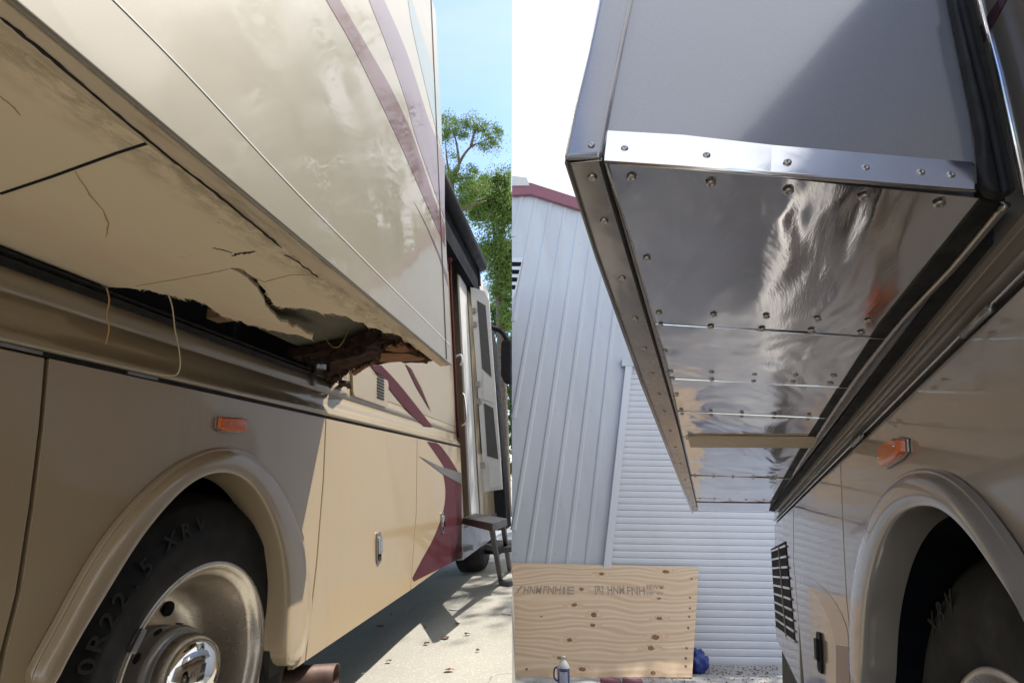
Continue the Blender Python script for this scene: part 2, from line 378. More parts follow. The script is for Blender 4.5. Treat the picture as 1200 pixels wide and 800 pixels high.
bm = NB(); box(bm, (XW-.5, -1.2, zz(2.6)), (XW-.001, 7.0, zz(2.7))); obj('roof', bm, M['white'], mh)
# thin black edge of the gap above the doors, and pale hinge pieces in it
bm = NB(); box(bm, (XD-.03, -1.2, zz(.314)), (XD-.006, 4.48, zz(.326))); obj('door_gap_gasket', bm, M['rubber'], mh)
for a, b in (((0, 397), (50, 410)), ((150, 432), (185, 441))):
    p = LX(*a, XD-.003); q = LX(*b, XD-.003)
    bm = NB(); box(bm, (XD-.012, p.y, zz(.316)), (XD-.001, q.y, zz(.3235))); obj('hinge_strip', bm, M['greymetal'], mh)
# rubber seal along slide opening
bm = NB(); sweep(bm, [(XW-.03, zz(.512)), (XW+.012, zz(.512)), (XW+.020, zz(.505)), (XW+.010, zz(.500)), (XW+.018, zz(.492)), (XW+.004, zz(.486)), (XW+.001, zz(.480))], -1.2, 1.93)
obj('rubber_seal', bm, M['rubber'], mh)
# corner post closing the slide opening
bm = NB(); box(bm, (XW-.35, 1.93, zz(.499)), (XW-.003, 1.99, zz(2.5))); obj('opening_jamb', bm, M['dark'], mh)
# unseen dark filler added to shut off daylight from behind
bm = NB(); box(bm, (XW-1.9, -1.5, zz(-.45)), (XW-.36, 6.9, zz(2.55))); obj('dark_filler', bm, M['dark'], mh)

# --- compartment doors
ZT, ZBOT = zz(.312), zz(-.575)
def onD(x, y): 
    p = LX(x, y, XD); return (p.y, p.z)
seam0 = [onD(57, 414), onD(49, 500), onD(38, 590), onD(22, 695), onD(5, 762)]
seam0 = [(seam0[0][0], ZT)]+seam0[1:]+[(seam0[-1][0]-.01, ZBOT)]
seam1y = [(onD(382, 487)[0], ZT), (onD(379, 560)[0], onD(379, 560)[1]), (onD(371, 660)[0], onD(371, 660)[1]), (onD(358, 765)[0], ZBOT)]
seam2y = [(onD(489, 512)[0], ZT), (onD(488, 600)[0], onD(488, 600)[1]), (onD(481, 683)[0], ZBOT)]
yend = onD(543, 600)[0]
archO = [(22, 800), (40, 764), (60, 730), (84, 684), (110, 640), (136, 606), (165, 575), (190, 553), (215, 536), (240, 526), (262, 522), (287, 528), (310, 545), (329, 568), (345, 600), (355, 630), (362, 660), (365, 700), (362, 735), (352, 781)]
archI = [(62, 812), (74, 785), (87, 760), (106, 728), (128, 692), (150, 655), (170, 625), (190, 600), (210, 578), (230, 562), (250, 554), (268, 553), (284, 558), (300, 571), (314, 592), (326, 622), (334, 655), (338, 700), (336, 745), (334, 782)]
ring = [onD(x, y) for x, y in archO]
g = .004
def pan(name, pts, mat, x=XD, t=.022, bevel=.004):
    bm = NB(); prism(bm, [(x-t, y, z) for y, z in pts], (t, 0, 0)); return obj(name, bm, mat, mh, bevel=bevel)
rear = pan('compartment_door', [(-1.2, ZT), (seam0[0][0]-g, ZT)]+[(y-g, z) for y, z in seam0[1:]]+[(-1.2, ZBOT)], M['tan'])
a0 = ring[0]; aN = ring[-1]
inr = [(y+(1.36*1.06-y)*.10, z-(z-zz(-.36))*.06) for y, z in ring]
wp = [(seam0[0][0]+g, ZT), (seam1y[0][0]-g, ZT)]+[(y-g, z) for y, z in seam1y[1:]]+[(inr[-1][0], ZBOT)]+inr[::-1]+[(inr[0][0]-.03, ZBOT)]+[(y+g, z) for y, z in seam0[::-1][:-1]]
pan('wheel_arch_panel', wp, M['tan'])
d2 = pan('compartment_door', [(seam1y[0][0]+g, ZT), (seam2y[0][0]-g, ZT)]+[(y-g, z) for y, z in seam2y[1:]]+[(y+g, z) for y, z in seam1y[::-1][:-1]], M['tan'])
d3 = pan('compartment_door', [(seam2y[0][0]+g, ZT), (yend, ZT), (yend, ZBOT+.02)]+[(y+g, z) for y, z in seam2y[::-1][:-1]], M['tan'])
bm = NB(); box(bm, (XD-.05, seam1y[0][0]-.3, ZBOT+.01), (XD-.024, yend-.002, ZT+.01)); obj('door_frame', bm, M['rubber'], mh)
bm = NB(); box(bm, (XD-.05, -1.2, ZBOT+.01), (XD-.024, ring[0][0]-.02, ZT+.01)); obj('door_frame', bm, M['rubber'], mh)
# lower return of the skirt
bm = NB(); box(bm, (XD-.5, onD(358, 765)[0]+.02, ZBOT-.002), (XD-.026, yend, ZBOT+.03)); obj('skirt_floor', bm, M['black'], mh)
# --- latches
def latch(cx, cy, w, h, parent, plane, x, Xf):
    ctr = Xf(cx, cy, x)
    ry = w; rz = h
    bm = NB(); pts = []
    for k in range(24):
        a = 2*math.pi*k/24; cs, sn = math.cos(a), math.sin(a)
        pts.append((x, ctr.y+ry*math.copysign(abs(cs)**.5, cs), ctr.z+rz*math.copysign(abs(sn)**.5, sn)))
    sg = 1 if x < 0 else -1
    prism(bm, pts, (sg*.008, 0, 0)); o = obj('latch', bm, M['greymetal'], parent, bevel=.002)
    bm = NB(); obox(bm, (x+sg*.012, ctr.y, ctr.z+rz*.12), (.007, 0, 0), (0, ry*.55, 0), (0, 0, rz*.52)); obj('paddle', bm, M['chrome'], o, bevel=.003)
    bm = NB(); obox(bm, (x+sg*.0088, ctr.y, ctr.z-rz*.62), (.0014, 0, 0), (0, ry*.6, 0), (0, 0, rz*.2)); obj('recess', bm, M['dark'], o)
    return o
latch(443, 641, .030, .075, d2, None, XD, LX)
latch(518, 612, .036, .075, d3, None, XD, LX)
# --- fender flare
def flare(parent, outer, inner, fx, x0, lift, mat, name='fender_flare', inset=.07):
    sg = 1 if x0 < 0 else -1; bm = NB(); rows = []
    for (a, b) in zip(outer, inner):
        A = fx(a[0], a[1], x0); B = fx(b[0], b[1], x0+sg*lift)
        row = []
        for t, h in ((0, .002), (.03, .012), (.10, .016), (.14, .012), (.22, lift*.75), (.42, lift*1.02), (.7, lift*1.12), (.9, lift*1.08), (1, lift)):
            q = A.lerp(Vector((A.x, B.y, B.z)), t); row.append(Vector((x0+sg*h, q.y, q.z)))
        row.append(Vector((x0+sg*(lift-.012), row[-1].y, row[-1].z))); row.append(Vector((x0-sg*inset, row[-1].y, row[-1].z)))
        rows.append([bm.verts.new(v) for v in row])
    for i in range(len(rows)-1):
        for k in range(len(rows[0])-1): bm.faces.new((rows[i][k], rows[i+1][k], rows[i+1][k+1], rows[i][k+1]))
    for r in (rows[0], rows[-1]):
        try: bm.faces.new(r)
        except Exception: pass
    o = obj(name, bm, mat, parent, smooth=True); m_ = o.modifiers.new('ss', 'SUBSURF'); m_.levels = 1; m_.render_levels = 2; return o
flare(mh, archO, archI, LX, XD, .035, M['flare'])
# wheel well: closed liner
def well(parent, c, r, x0, depth, sg):
    bm = NB(); n = 40; a = []; b = []
    for k in range(n+1):
        t = math.pi*(-.12+1.24*k/n); y = c[0]+r*math.cos(t); z = c[1]+r*math.sin(t)
        a.append(bm.verts.new((x0, y, z))); b.append(bm.verts.new((x0-sg*depth, y, z)))
    for k in range(n): bm.faces.new((a[k], a[k+1], b[k+1], b[k]))
    bm.faces.new(b)
    o = obj('wheel_well', bm, M['well'], parent); s_ = o.modifiers.new('t', 'SOLIDIFY'); s_.thickness = .01; return o
WC = (1.36*1.06+.02, EYE-.43*1.06-.0)
well(mh, (WC[0], WC[1]+.06), .535, XD-.02, .62, 1)
# --- wheel
def letters(txt, parent, c, axis, r, a0, da, size, x, sg, mat=None):
    """raised characters following the sidewall, one mesh"""
    bm = NB(); c = Vector(c)
    for i, ch in enumerate(txt):
        if ch == ' ': continue
        cu = bpy.data.curves.new('t', 'FONT'); cu.body = ch; cu.size = size; cu.extrude = .0012; cu.align_x = 'CENTER'; cu.offset = .0008; cu.resolution_u = 2
        to = bpy.data.objects.new('t', cu); C.objects.link(to)
        dg = bpy.context.evaluated_depsgraph_get(); me = bpy.data.meshes.new_from_object(to.evaluated_get(dg))
        bpy.data.objects.remove(to)
        a = a0+da*i
        # text x -> tangential, text y -> radial, text z -> outward
        rad = Vector((0, math.cos(a), math.sin(a))); out = Vector((sg, 0, 0)); tan = rad.cross(out)
        mat4 = Matrix((tan, rad, out)).transposed().to_4x4(); mat4.translation = Vector((x, c.y, c.z))+rad*r
        me.transform(mat4); bm.from_mesh(me); bpy.data.meshes.remove(me)
    return obj('lettering', bm, mat or M['lettering'], parent)
def wheel(parent, cy, cz, xlip, R, sg, dish=True, txt=(), name='wheel', label=None):
    ax = (sg, 0, 0); c = (xlip, cy, cz)
    bm = NB()
    tp = [(R*.55, -.02), (R*.575, .004), (R*.60, .014), (R*.66, .022), (R*.74, .024), (R*.765, .027), (R*.79, .024), (R*.86, .012), (R*.915, -.008), (R*.935, -.012), (R*.94, -.020), (R*.965, -.030), (R*.985, -.045), (R*.995, -.06), (R*.995, -.10), (R*.985, -.103), (R*.985, -.11), (R*.995, -.113), (R, -.15), (R*.985, -.153), (R*.985, -.16), (R, -.163), (R*.99, -.25), (R*.93, -.28), (R*.6, -.28)]
    lathe(bm, tp, c, ax, 96); ty = obj('tyre', bm, M['tyre'], parent, smooth=True, label=label)
    bm = NB(); k = R*.565
    rp = [(k+.012, -.012), (k+.014, .004), (k+.006, .012), (k-.004, .010), (k-.010, -.002), (k-.016, -.012), (k-.024, -.018), (k-.027, -.03), (k-.030, -.085), (k-.040, -.125), (k-.046, -.16), (k-.062, -.192), (k-.085, -.206), (k-.108, -.208), (k-.125, -.200), (k-.14, -.192), (.075, -.19), (.07, -.2), (0, -.2)]
    lathe(bm, rp, c, ax, 96); ri = obj('rim', bm, M['alloy'], ty, smooth=True)
    for j in range(10):                                       # hand holes
        a = 2*math.pi*(j+.5)/10; r = k-.094; bm = NB()
        lathe(bm, [(0, -.199), (.019, -.199), (.022, -.201), (.022, -.21)], Vector(c)+Vector((0, math.cos(a)*r, math.sin(a)*r)), ax, 20); obj('hand_hole', bm, M['dark'], ty, smooth=False)
    bm = NB()
    lathe(bm, [(.128, -.20), (.127, -.14), (.124, -.085), (.119, -.070), (.108, -.062), (.100, -.063)], c, ax, 64); hb = obj('hub_cover', bm, M['greymetal'], ty, smooth=True)
    bm = NB(); lathe(bm, [(.104, -.066), (.103, -.045), (.096, -.015), (.078, .008), (.055, .019), (.030, .024), (0, .026)], c, ax, 64); obj('hub_cap', bm, M['chrome'], ty, smooth=True)
    for j in range(10):
        a = 2*math.pi*j/10; r = .1245; bm = NB()
        d = Vector((0, math.cos(a), math.sin(a))); t = Vector((0, -math.sin(a), math.cos(a))); p = Vector(c)+d*r+Vector((sg*-.105, 0, 0))
        pts = [p+t*.013*math.cos(q)+Vector((sg, 0, 0))*.008*math.sin(q) for q in [2*math.pi*i/14 for i in range(14)]]
        prism(bm, pts, d*.004); obj('lug_slot', bm, M['dark'], ty)
    for (s_, a0, da, r, sz) in txt: letters(s_, ty, (0, cy, cz), ax, r, a0, da, sz, xlip+sg*.0262, sg)
    # clip-on balance weight
    bm = NB(); a = math.radians(148); r = k+.004
    obox(bm, Vector(c)+Vector((sg*.016, math.cos(a)*r, math.sin(a)*r)), Vector((.006, 0, 0)), Vector((0, -math.sin(a), math.cos(a)))*.026, Vector((0, math.cos(a), math.sin(a)))*.008); obj('balance_weight', bm, M['greymetal'], ty, bevel=.002)
    return ty
WR = .495
wheel(mh, WC[0], WR+.0, XD-.055, WR, 1, txt=[('XRV', math.radians(116), math.radians(-7.8), WR*.785, .060), ('80R22.5', math.radians(166), math.radians(-6.3), WR*.77, .066)])
bm = NB(); tube(bm, [(XD-.5, WC[0], WR), (XD-.18, WC[0], WR)], .06, 16); obj('axle', bm, M['black'], mh)
# --- marker lamp
def marker(parent, corners, fx, x, sg):
    pts = [fx(a, b, x) for a, b in corners]; c = sum(pts, Vector())/len(pts)
    def rr(scale, d):
        return [Vector((x+sg*d, c.y+(p.y-c.y)*scale, c.z+(p.z-c.z)*scale)) for p in pts]
    bm = NB(); prism(bm, rr(1.08, 0), (sg*.006, 0, 0)); o = obj('marker_lamp', bm, M['greymetal'], parent, bevel=.002)
    bm = NB(); a = [bm.verts.new(v) for v in rr(.98, .006)]; b = [bm.verts.new(v) for v in rr(.95, .016)]; d = [bm.verts.new(v) for v in rr(.80, .021)]
    n = len(a)
    for r1, r2 in ((a, b), (b, d)):
        for i in range(n): bm.faces.new((r1[i], r1[(i+1) % n], r2[(i+1) % n], r2[i]))
    bm.faces.new(d); obj('lens', bm, M['amber'], o, bevel=.0015)
    for q in (-.62, .66):
        y = c.y+q*(max(p.y for p in pts)-c.y); bm = NB(); lathe(bm, [(.0035, 0), (.003, .003), (0, .0035)], (x+sg*.0205, y, c.z), (sg, 0, 0), 12); obj('screw', bm, M['rivet'], o)
    return o
marker(mh, [(253, 489), (278, 490), (285, 492), (285, 504), (282, 507), (256, 505), (252, 502)], LX, XD, 1)
# --- exhaust pipe under the flap
bm = NB(); e1 = LZ(403, 792, .17); ax_ = Vector((1, .12, -.02)).normalized()
c_ = Vector(LX(394, 793, -1.00)); 
n = 28; bm = NB(); lathe(bm, [(.046, -.6), (.046, 0), (.043, .001), (.041, -.002), (.041, -.25), (0, -.25)], c_, ax_, n); obj('exhaust_pipe', bm, M['steelpipe'], mh, smooth=True)
# --- stripes and wedge on the lower body
def decal(name, px, fx, x, sg, mat, parent, t=.0006, sm=0):
    P_ = px
    bm = NB(); prism(bm, [fx(a, b, x+sg*.0004) for a, b in P_], (sg*t, 0, 0)); return obj(name, bm, mat, parent)
def curve(pts, n=6): return [(p.x, p.y) for p in spline(pts, n)]
decal('stripe', curve([(434, 428), (452, 450), (475, 478), (497, 499)])+curve([(507, 500), (487, 474), (465, 447), (447, 428)]), LX, XW+.004, 1, M['maroon'], mh)
decal('stripe', [(475, 426), (482, 432), (494, 455), (505, 482), (488, 453)], LX, XW+.004, 1, M['maroon'], mh)
decal('stripe', curve([(500, 517), (509, 530), (517, 542), (521, 549)])+curve([(537, 553), (528, 538), (515, 521), (507, 518)]), LX, XD, 1, M['maroon'], d3)
decal('stripe', curve([(519, 554), (522, 575), (519, 600), (508, 630), (495, 654), (483, 677)])+[(485, 681), (541, 653), (541, 567), (530, 559)], LX, XD, 1, M['maroon'], d3)
decal('wedge_graphic', [(491, 534), (515, 546), (541, 554), (541, 567), (520, 556)], LX, XD+.002, 1, M['brownwedge'], d3)
# --- service hatch and vent on the upper wall
def rrect(fx, x, q, r=.25, n=6):
    """rounded quad from four pixel corners"""
    P_ = [fx(a, b, x) for a, b in q]; out = []
    for i in range(4):
        c0 = P_[i]; p = P_[i-1]; q2 = P_[(i+1) % 4]; l = min((p-c0).length, (q2-c0).length)*r
        A = c0+(p-c0).normalized()*l; B = c0+(q2-c0).normalized()*l
        for k in range(n+1):
            t = k/n; out.append((1-t)**2*A+2*t*(1-t)*c0+t*t*B)
    return out
bm = NB(); prism(bm, rrect(LX, XW, [(410, 432), (453, 446), (452, 478), (411, 464)]), (.014, 0, 0)); ht = obj('service_hatch', bm, M['beige'], mh, bevel=.004)
bm = NB()
for k in range(9):
    y0 = 436+k*3.6; a = LX(442, y0, XW+.0155); b = LX(450, y0+2.2, XW+.0155)
    obox(bm, ((XW+.016), (a.y+b.y)/2, a.z), (.002, 0, 0), (0, abs(b.y-a.y)/2, 0), (0, 0, .004))
obj('vent_slats', bm, M['rubber'], ht)
# little bright corner fitting at the end of the seal
bm = NB(); obox(bm, (XW+.008, 1.97, zz(.47)), (.008, 0, 0), (0, .014, 0), (0, 0, .028)); obj('corner_clip', bm, M['greymetal'], mh, bevel=.002)

# --- slide-out
YF = 2.14
sf = NB(); box(sf, (XS-.010, -1.3, ZB-.008), (XS, YF, EYE+2.5))
slide = obj('slide_out', sf, M['slideface'], mh, bevel=.006)
bm = NB(); box(bm, (XW-.05, YF-.03, ZB+.09), (XS-.011, YF, EYE+2.5)); obj('end_wall', bm, M['beige'], slide)
bm = NB(); box(bm, (XW-.3, -1.3, ZB+.24), (XS-.031, YF-.031, ZB+.28)); obj('slide_floor', bm, M['dark'], slide)
bm = NB(); box(bm, (XS-.055, -1.3, ZB-.007), (XS-.0105, YF, ZB+.06)); obj('edge_rail', bm, M['rail'], slide, bevel=.004)
# torn underside board
hole = [(122, 337), (139, 337), (161, 339), (175, 340), (187, 344), (199, 346), (210, 349), (222, 350), (232, 353), (240, 356), (247, 361), (253, 366), (262, 371), (272, 374), (283, 376), (291, 381), (303, 382), (314, 387), (325, 388), (336, 391), (349, 392), (359, 396), (366, 398), (367, 393), (358, 390), (349, 383), (343, 384), (337, 378), (329, 377), (322, 369), (317, 365), (311, 358), (309, 350), (305, 344), (301, 336), (295, 331), (290, 325), (283, 321), (275, 317), (268, 314), (278, 314), (287, 317), (294, 323), (301, 327), (305, 333), (311, 340), (313, 346), (318, 352), (321, 357), (325, 359), (331, 361), (340, 360), (347, 361), (359, 362), (370, 364), (378, 368), (389, 367), (400, 370), (409, 372), (414, 376), (426, 378), (431, 383), (443, 385), (450, 390), (462, 391), (471, 395), (474, 401), (482, 402), (488, 409), (495, 411), (500, 417), (509, 421), (514, 425)]
hp = []
for i, (x, y) in enumerate(hole):
    hp.append((x, y))
    if i < len(hole)-1:
        x2, y2 = hole[i+1]; hp.append(((x+x2)/2+random.uniform(-.8, .8), (y+y2)/2+random.uniform(-.8, .8)))
def sag(x, y): return 0
inner0 = LZ(0, 292, ZB)
outline = [Vector((XS-.056, -1.3, ZB)), Vector((XS-.056, YF, ZB))]+[LZ(x, y, ZB) for x, y in hp[::-1]]+[Vector((XW+.012, LZ(122, 337, ZB).y-.02, ZB)), Vector((XW+.012, -1.3, ZB))]
bm = NB(); prism(bm, outline, (0, 0, .009))
ub = obj('underside_board', bm, M['under'], slide)
# long seams and cracks on the board
def crack(px, w, mat, name='crack', z=ZB, par=slide):
    pts = [LZ(x, y, z) for x, y in px]; bm = NB(); L_, R_ = [], []
    for i, p in enumerate(pts):
        d = (pts[min(i+1, len(pts)-1)]-pts[max(i-1, 0)]).normalized(); n_ = Vector((-d.y, d.x, 0)); ww = w*(random.uniform(.5, 1.3) if name == 'crack' else 1)*(0.25 if i in (0, len(pts)-1) and name == 'crack' else 1)
        L_.append(p+n_*ww); R_.append(p-n_*ww)
    prism(bm, L_+R_[::-1], (0, 0, -.0012)); return obj(name, bm, mat, par)
def jitter(px, k, a):
    out = []
    for i in range(len(px)-1):
        for j in range(k): t = j/k; out.append((px[i][0]*(1-t)+px[i+1][0]*t+random.uniform(-a, a), px[i][1]*(1-t)+px[i+1][1]*t+random.uniform(-a, a)))
    return out+[px[-1]]
M['hair'] = simple('hairline_stain', (.50, .34, .21), .7)
crack([(0, 227), (60, 207), (137, 179), (196, 160)], .0022, M['black'], 'board_joint')
crack(jitter([(0, 20), (60, 68), (130, 128), (200, 186), (245, 220), (300, 265), (330, 290)], 8, .5), .0022, M['rubber'], z=ZB-.0076)
crack(jitter([(332, 298), (345, 304), (360, 315), (373, 325)], 4, .7), .0022, M['rot'])
crack(jitter([(272, 299), (280, 297), (288, 296), (299, 294)], 3, .8), .0030, M['rot'])
crack(jitter([(250, 290), (257, 292), (272, 296)], 3, .8), .0012, M['rot'])
crack(jitter([(160, 335), (200, 328), (245, 320), (268, 315)], 4, .4), .0010, M['hair'])
crack(jitter([(285, 320), (310, 330), (340, 322), (372, 322)], 4, .4), .0008, M['hair'])
crack(jitter([(120, 245), (127, 262), (124, 278)], 3, .8), .0010, M['string'])
crack(jitter([(0, 112), (12, 122), (24, 135)], 3, .8), .0007, M['hair'])
crack(jitter([(88, 200), (105, 228), (120, 245)], 3, .8), .0009, M['hair'])
# backing board, timber and rot seen through the hole
def chunk(name, px, z, th, mat, par, jag=0, amp=.006):
    pts = [LZ(x+random.uniform(-jag, jag), y+random.uniform(-jag, jag), z) for x, y in px]
    bm = NB(); prism(bm, pts, (0, 0, th)); bmesh.ops.triangulate(bm, faces=bm.faces)
    bmesh.ops.subdivide_edges(bm, edges=bm.edges, cuts=5, use_grid_fill=True)
    for v in bm.verts:
        c = v.co.copy(); v.co += noise.noise_vector(c*30)*amp+noise.noise_vector(Vector((c.x*40, c.y*160, c.z*160)))*amp*.7+noise.noise_vector(c*330)*amp*.3
    return obj(name, bm, mat, par)
bm = NB(); box(bm, (XW+.03, LZ(322, 362, ZB+.055).y, ZB+.055), (XS-.058, YF-.03, ZB+.07)); obj('backing_board', bm, M['olive'], slide)
bm = NB(); box(bm, (XW-.29, -1.2, ZB+.225), (XS-.058, YF-.032, ZB+.238)); obj('inner_deck', bm, M['well'], slide)
for (x0, x1) in ((196, 207),):
    p = LZ(x0, 372, ZB+.03); q = LZ(x1, 375, ZB+.03)
    bm = NB(); box(bm, (XW+.035, p.y, ZB+.012), (XW+.16, q.y+.02, ZB+.22)); obj('timber_stud', bm, M['stud'], slide)
chunk('rotten_beam', [(338, 420), (375, 413), (415, 405), (445, 392), (455, 388), (474, 396), (492, 411), (509, 421), (500, 425), (462, 424), (435, 428), (400, 428), (360, 425), (345, 424)], ZB+.008, .035, M['rot'], slide, 1)
chunk('splintered_plank', [(450, 403), (470, 400), (482, 405), (490, 411), (470, 413), (452, 411)], ZB+.001, .006, M['split'], slide, .6, .002)
chunk('splintered_plank', [(448, 414), (478, 414), (500, 420), (492, 423), (455, 424), (444, 424)], ZB+.0015, .006, M['split'], slide, .6, .002)
chunk('hanging_rot', [(388, 425), (412, 415), (440, 403), (447, 406), (444, 418), (430, 426), (412, 434), (402, 441), (393, 448), (388, 456), (384, 451), (381, 442), (386, 434)], ZB-.035, .06, M['rot'], slide, 1.2, .012)
chunk('hanging_rot', [(396, 449), (405, 448), (411, 450), (411, 457), (404, 453), (397, 456)], ZB-.035, .012, M['rot'], slide, .6, .004)
chunk('splintered_plank', [(411, 437), (428, 427), (442, 424), (430, 431), (415, 440)], ZB-.045, .006, M['split'], slide, .5, .003)
rs = random.Random(21)
def fringe(name, px, z, n, ln, mat, down, wd_=.0016):
    bm = NB()
    for _ in range(n):
        i = rs.randrange(len(px)-1); t = rs.random(); x = px[i][0]*(1-t)+px[i+1][0]*t; y = px[i][1]*(1-t)+px[i+1][1]*t
        p = LZ(x, y, z); a = rs.uniform(-.5, .5)+(math.pi if rs.random() < .5 else 0); l = ln*rs.uniform(.3, 1.3)
        d = Vector((math.cos(a)*.5-.2, math.sin(a)+.1, -down*rs.random())).normalized()*l; s_ = d.orthogonal().normalized()*wd_*rs.uniform(.5, 1.8); u_ = d.cross(s_).normalized()*wd_*.6
        a_ = [bm.verts.new(p-d*.3+s_), bm.verts.new(p-d*.3-s_), bm.verts.new(p-d*.3+u_)]; e_ = bm.verts.new(p+d)
        bm.faces.new(a_)
        for k in range(3): bm.faces.new((a_[k], a_[(k+1) % 3], e_))
    o = obj(name, bm, mat, slide); o['kind'] = 'stuff'; return o
fringe('torn_fibres', hole[:23], ZB+.002, 90, .016, M['under'], .3)
fringe('torn_fibres', hole[40:], ZB+.002, 130, .018, M['under'], .3)
fringe('rot_splinters', [(345, 422), (390, 420), (440, 405), (470, 400), (505, 420)], ZB-.004, 110, .035, M['rot'], 1.0, .003)
fringe('rot_splinters', [(384, 452), (390, 440), (410, 434), (440, 420)], ZB-.04, 90, .03, M['rot'], 1.6, .0026)
fringe('pale_splinters', [(446, 400), (474, 404), (500, 420)], ZB-.002, 60, .03, M['split'], .6, .002)
# loose strings
def string(px, mat, depth, par=slide):
    bm = NB(); tube(bm, spline([LY(a, b, depth+i*.002) for i, (a, b) in enumerate(px)], 5), .0015, 6); return obj('loose_string', bm, mat, par, smooth=True)
string([(373, 365), (371, 380), (366, 392), (362, 398)], M['string'], 1.62); string([(373, 366), (376, 385), (386, 403), (395, 407), (402, 400), (407, 388), (407, 376)], M['string'], 1.66)
string([(197, 344), (202, 360), (205, 385), (210, 410), (211, 430), (204, 440), (180, 437), (168, 434)], M['palestring'], 1.02)
string([(125, 337), (128, 352), (125, 370), (128, 385), (124, 403)], M['string'], .90)
# face details: raised seam, stripes, corner trim
sb = curve([(128, -5), (215, 83), (330, 207), (420, 298), (527, 404)], 5); wd = lambda i: 1.3-.7*i/len(sb)
bm = NB(); prism(bm, [LX(a, b-wd(i), XS) for i, (a, b) in enumerate(sb)]+[LX(a, b+wd(i), XS) for i, (a, b) in list(enumerate(sb))[::-1]], (.0012, 0, 0)); obj('seam_bead', bm, M['white'], slide)
bm = NB(); a = LX(505, 0, XS); box(bm, (XS, a.y-.003, ZB), (XS+.004, a.y+.002, EYE+2.49)); obj('corner_trim', bm, M['brownwedge'], slide)
def sd_(name, pts, mat): return decal(name, pts, LX, XS, 1, mat, slide)
def ext(p, q): # extend a pixel edge above the frame
    return (p[0]+(p[0]-q[0])*1.2, p[1]+(p[1]-q[1])*1.2)
A1 = curve([ext((382, 0), (416, 60)), (382, 0), (416, 60), (465, 161), (495, 229), (522, 290)]); B1 = curve([(521, 262), (505, 222), (484, 160), (461, 109), (431, 56), (398, 0), ext((398, 0), (431, 56))])
sd_('stripe', A1+B1, M['plum'])
A2 = curve([ext((432, 0), (454, 56)), (432, 0), (454, 56), (476, 120), (486, 157), (506, 215), (521, 257)]); B2 = curve([(521, 187), (502, 139), (476, 60), (450, 0), ext((450, 0), (476, 60))])
sd_('stripe', A2+B2, M['mauve'])
A3 = curve([ext((478, 0), (484, 37)), (478, 0), (484, 37), (504, 124), (518, 178)]); B3 = curve([(517, 132), (508, 85), (495, 41), (483, 0), ext((482, 0), (495, 41))])
sd_('stripe', A3+B3, M['teal'])
sd_('stripe', [(485, 236), (500, 266), (514, 300), (525, 335), (524, 322), (513, 293), (499, 262)], M['plum'])

# --- entrance: doorway, screen door, awning, mirror
M['mesh'] = simple('screen_mesh', (.07, .07, .07), .7, var=.1)
M['inside'] = simple('brown_interior', (.10, .045, .025), .7, var=.3, scale=3)
M['redin'] = simple('red_cloth', (.35, .02, .02), .8)
bm = NB(); box(bm, (XW-.35, 4.5, zz(-.45)), (XW-.30, 5.6, zz(2.4))); obj('doorway_interior', bm, M['inside'], mh)
bm = NB(); box(bm, (XW-.33, 4.51, zz(.1)), (XW-.22, 4.75, zz(.6))); obj('seat_cushion', bm, M['redin'], mh)
bm = NB(); box(bm, (XW-.015, LX(543.5, 450, XW).y, zz(-.45)), (XW+.010, LX(552, 450, XW).y, zz(2.35))); obj('door_jamb', bm, M['white'], mh, bevel=.006)
bm = NB(); box(bm, (XW-.02, 4.50, zz(2.2)), (XW+.010, 5.30, zz(2.6))); obj('door_header', bm, M['beige'], mh, bevel=.005)
bm = NB(); box(bm, (XW-.28, 4.46, zz(-.45)), (XW+.008, 5.30, zz(-.36))); obj('door_sill', bm, M['white'], mh, bevel=.006)
bm = NB(); box(bm, (XW-.25, 4.46, zz(-.62)), (XD, 6.9, zz(-.37))); obj('skirt', bm, M['greypanel'], mh, bevel=.01)
bm = NB(); tube(bm, spline([(XW+.012, 4.53, zz(.4)), (XW+.012, 4.53, zz(2.05)), (XW+.012, 4.62, zz(2.17)), (XW+.012, 5.2, zz(2.19))], 8), .012, 8); obj('door_trim', bm, M['maroon'], mh, smooth=True)
YD = LX(552, 450, XW).y+.01
def dquad(px): return [LY(a, b, YD) for a, b in px]
bm = NB()
Oq = [(551, 338), (561, 337), (571, 347), (577, 395), (588, 574), (569, 576), (566, 540)]
outerq = dquad([(551, 336), (568, 341), (573, 352), (589, 573), (568, 576)])
prism(bm, outerq, (0, .028, 0)); ed = obj('screen_door', bm, M['white'], mh, bevel=.004)
for q, nm, mt in (([(559, 352), (569, 358), (576, 442), (565, 432)], 'screen_mesh', 'mesh'), ([(567, 472), (578, 478), (584, 538), (571, 534)], 'screen_mesh', 'mesh'), ([(566, 436), (577, 445), (579, 472), (567, 468)], 'kick_plate', 'white'), ([(573, 545), (586, 546), (587, 570), (574, 572)], 'kick_plate', 'white')):
    bm = NB(); prism(bm, [p+Vector((0, -.001, 0)) for p in dquad(q)], (0, -.004 if nm == 'screen_mesh' else -.01, 0)); obj(nm, bm, M[mt], ed)
for y_ in (364, 380, 450, 470, 545):
    p = LY(554+(y_-340)*.055, y_, YD-.02); bm = NB(); obox(bm, p, (.022, 0, 0), (0, .012, 0), (0, 0, .03)); obj('hinge', bm, M['greymetal'], ed, bevel=.003)
p1 = LX(534, 418, XW); bm = NB(); tube(bm, spline([p1+Vector((0, 0, .0)), p1+Vector((.05, 0, .01)), p1+Vector((.06, 0, -.05)), p1+Vector((.04, 0, -.09))], 5), .012, 8); obj('door_catch', bm, M['white'], mh, smooth=True)
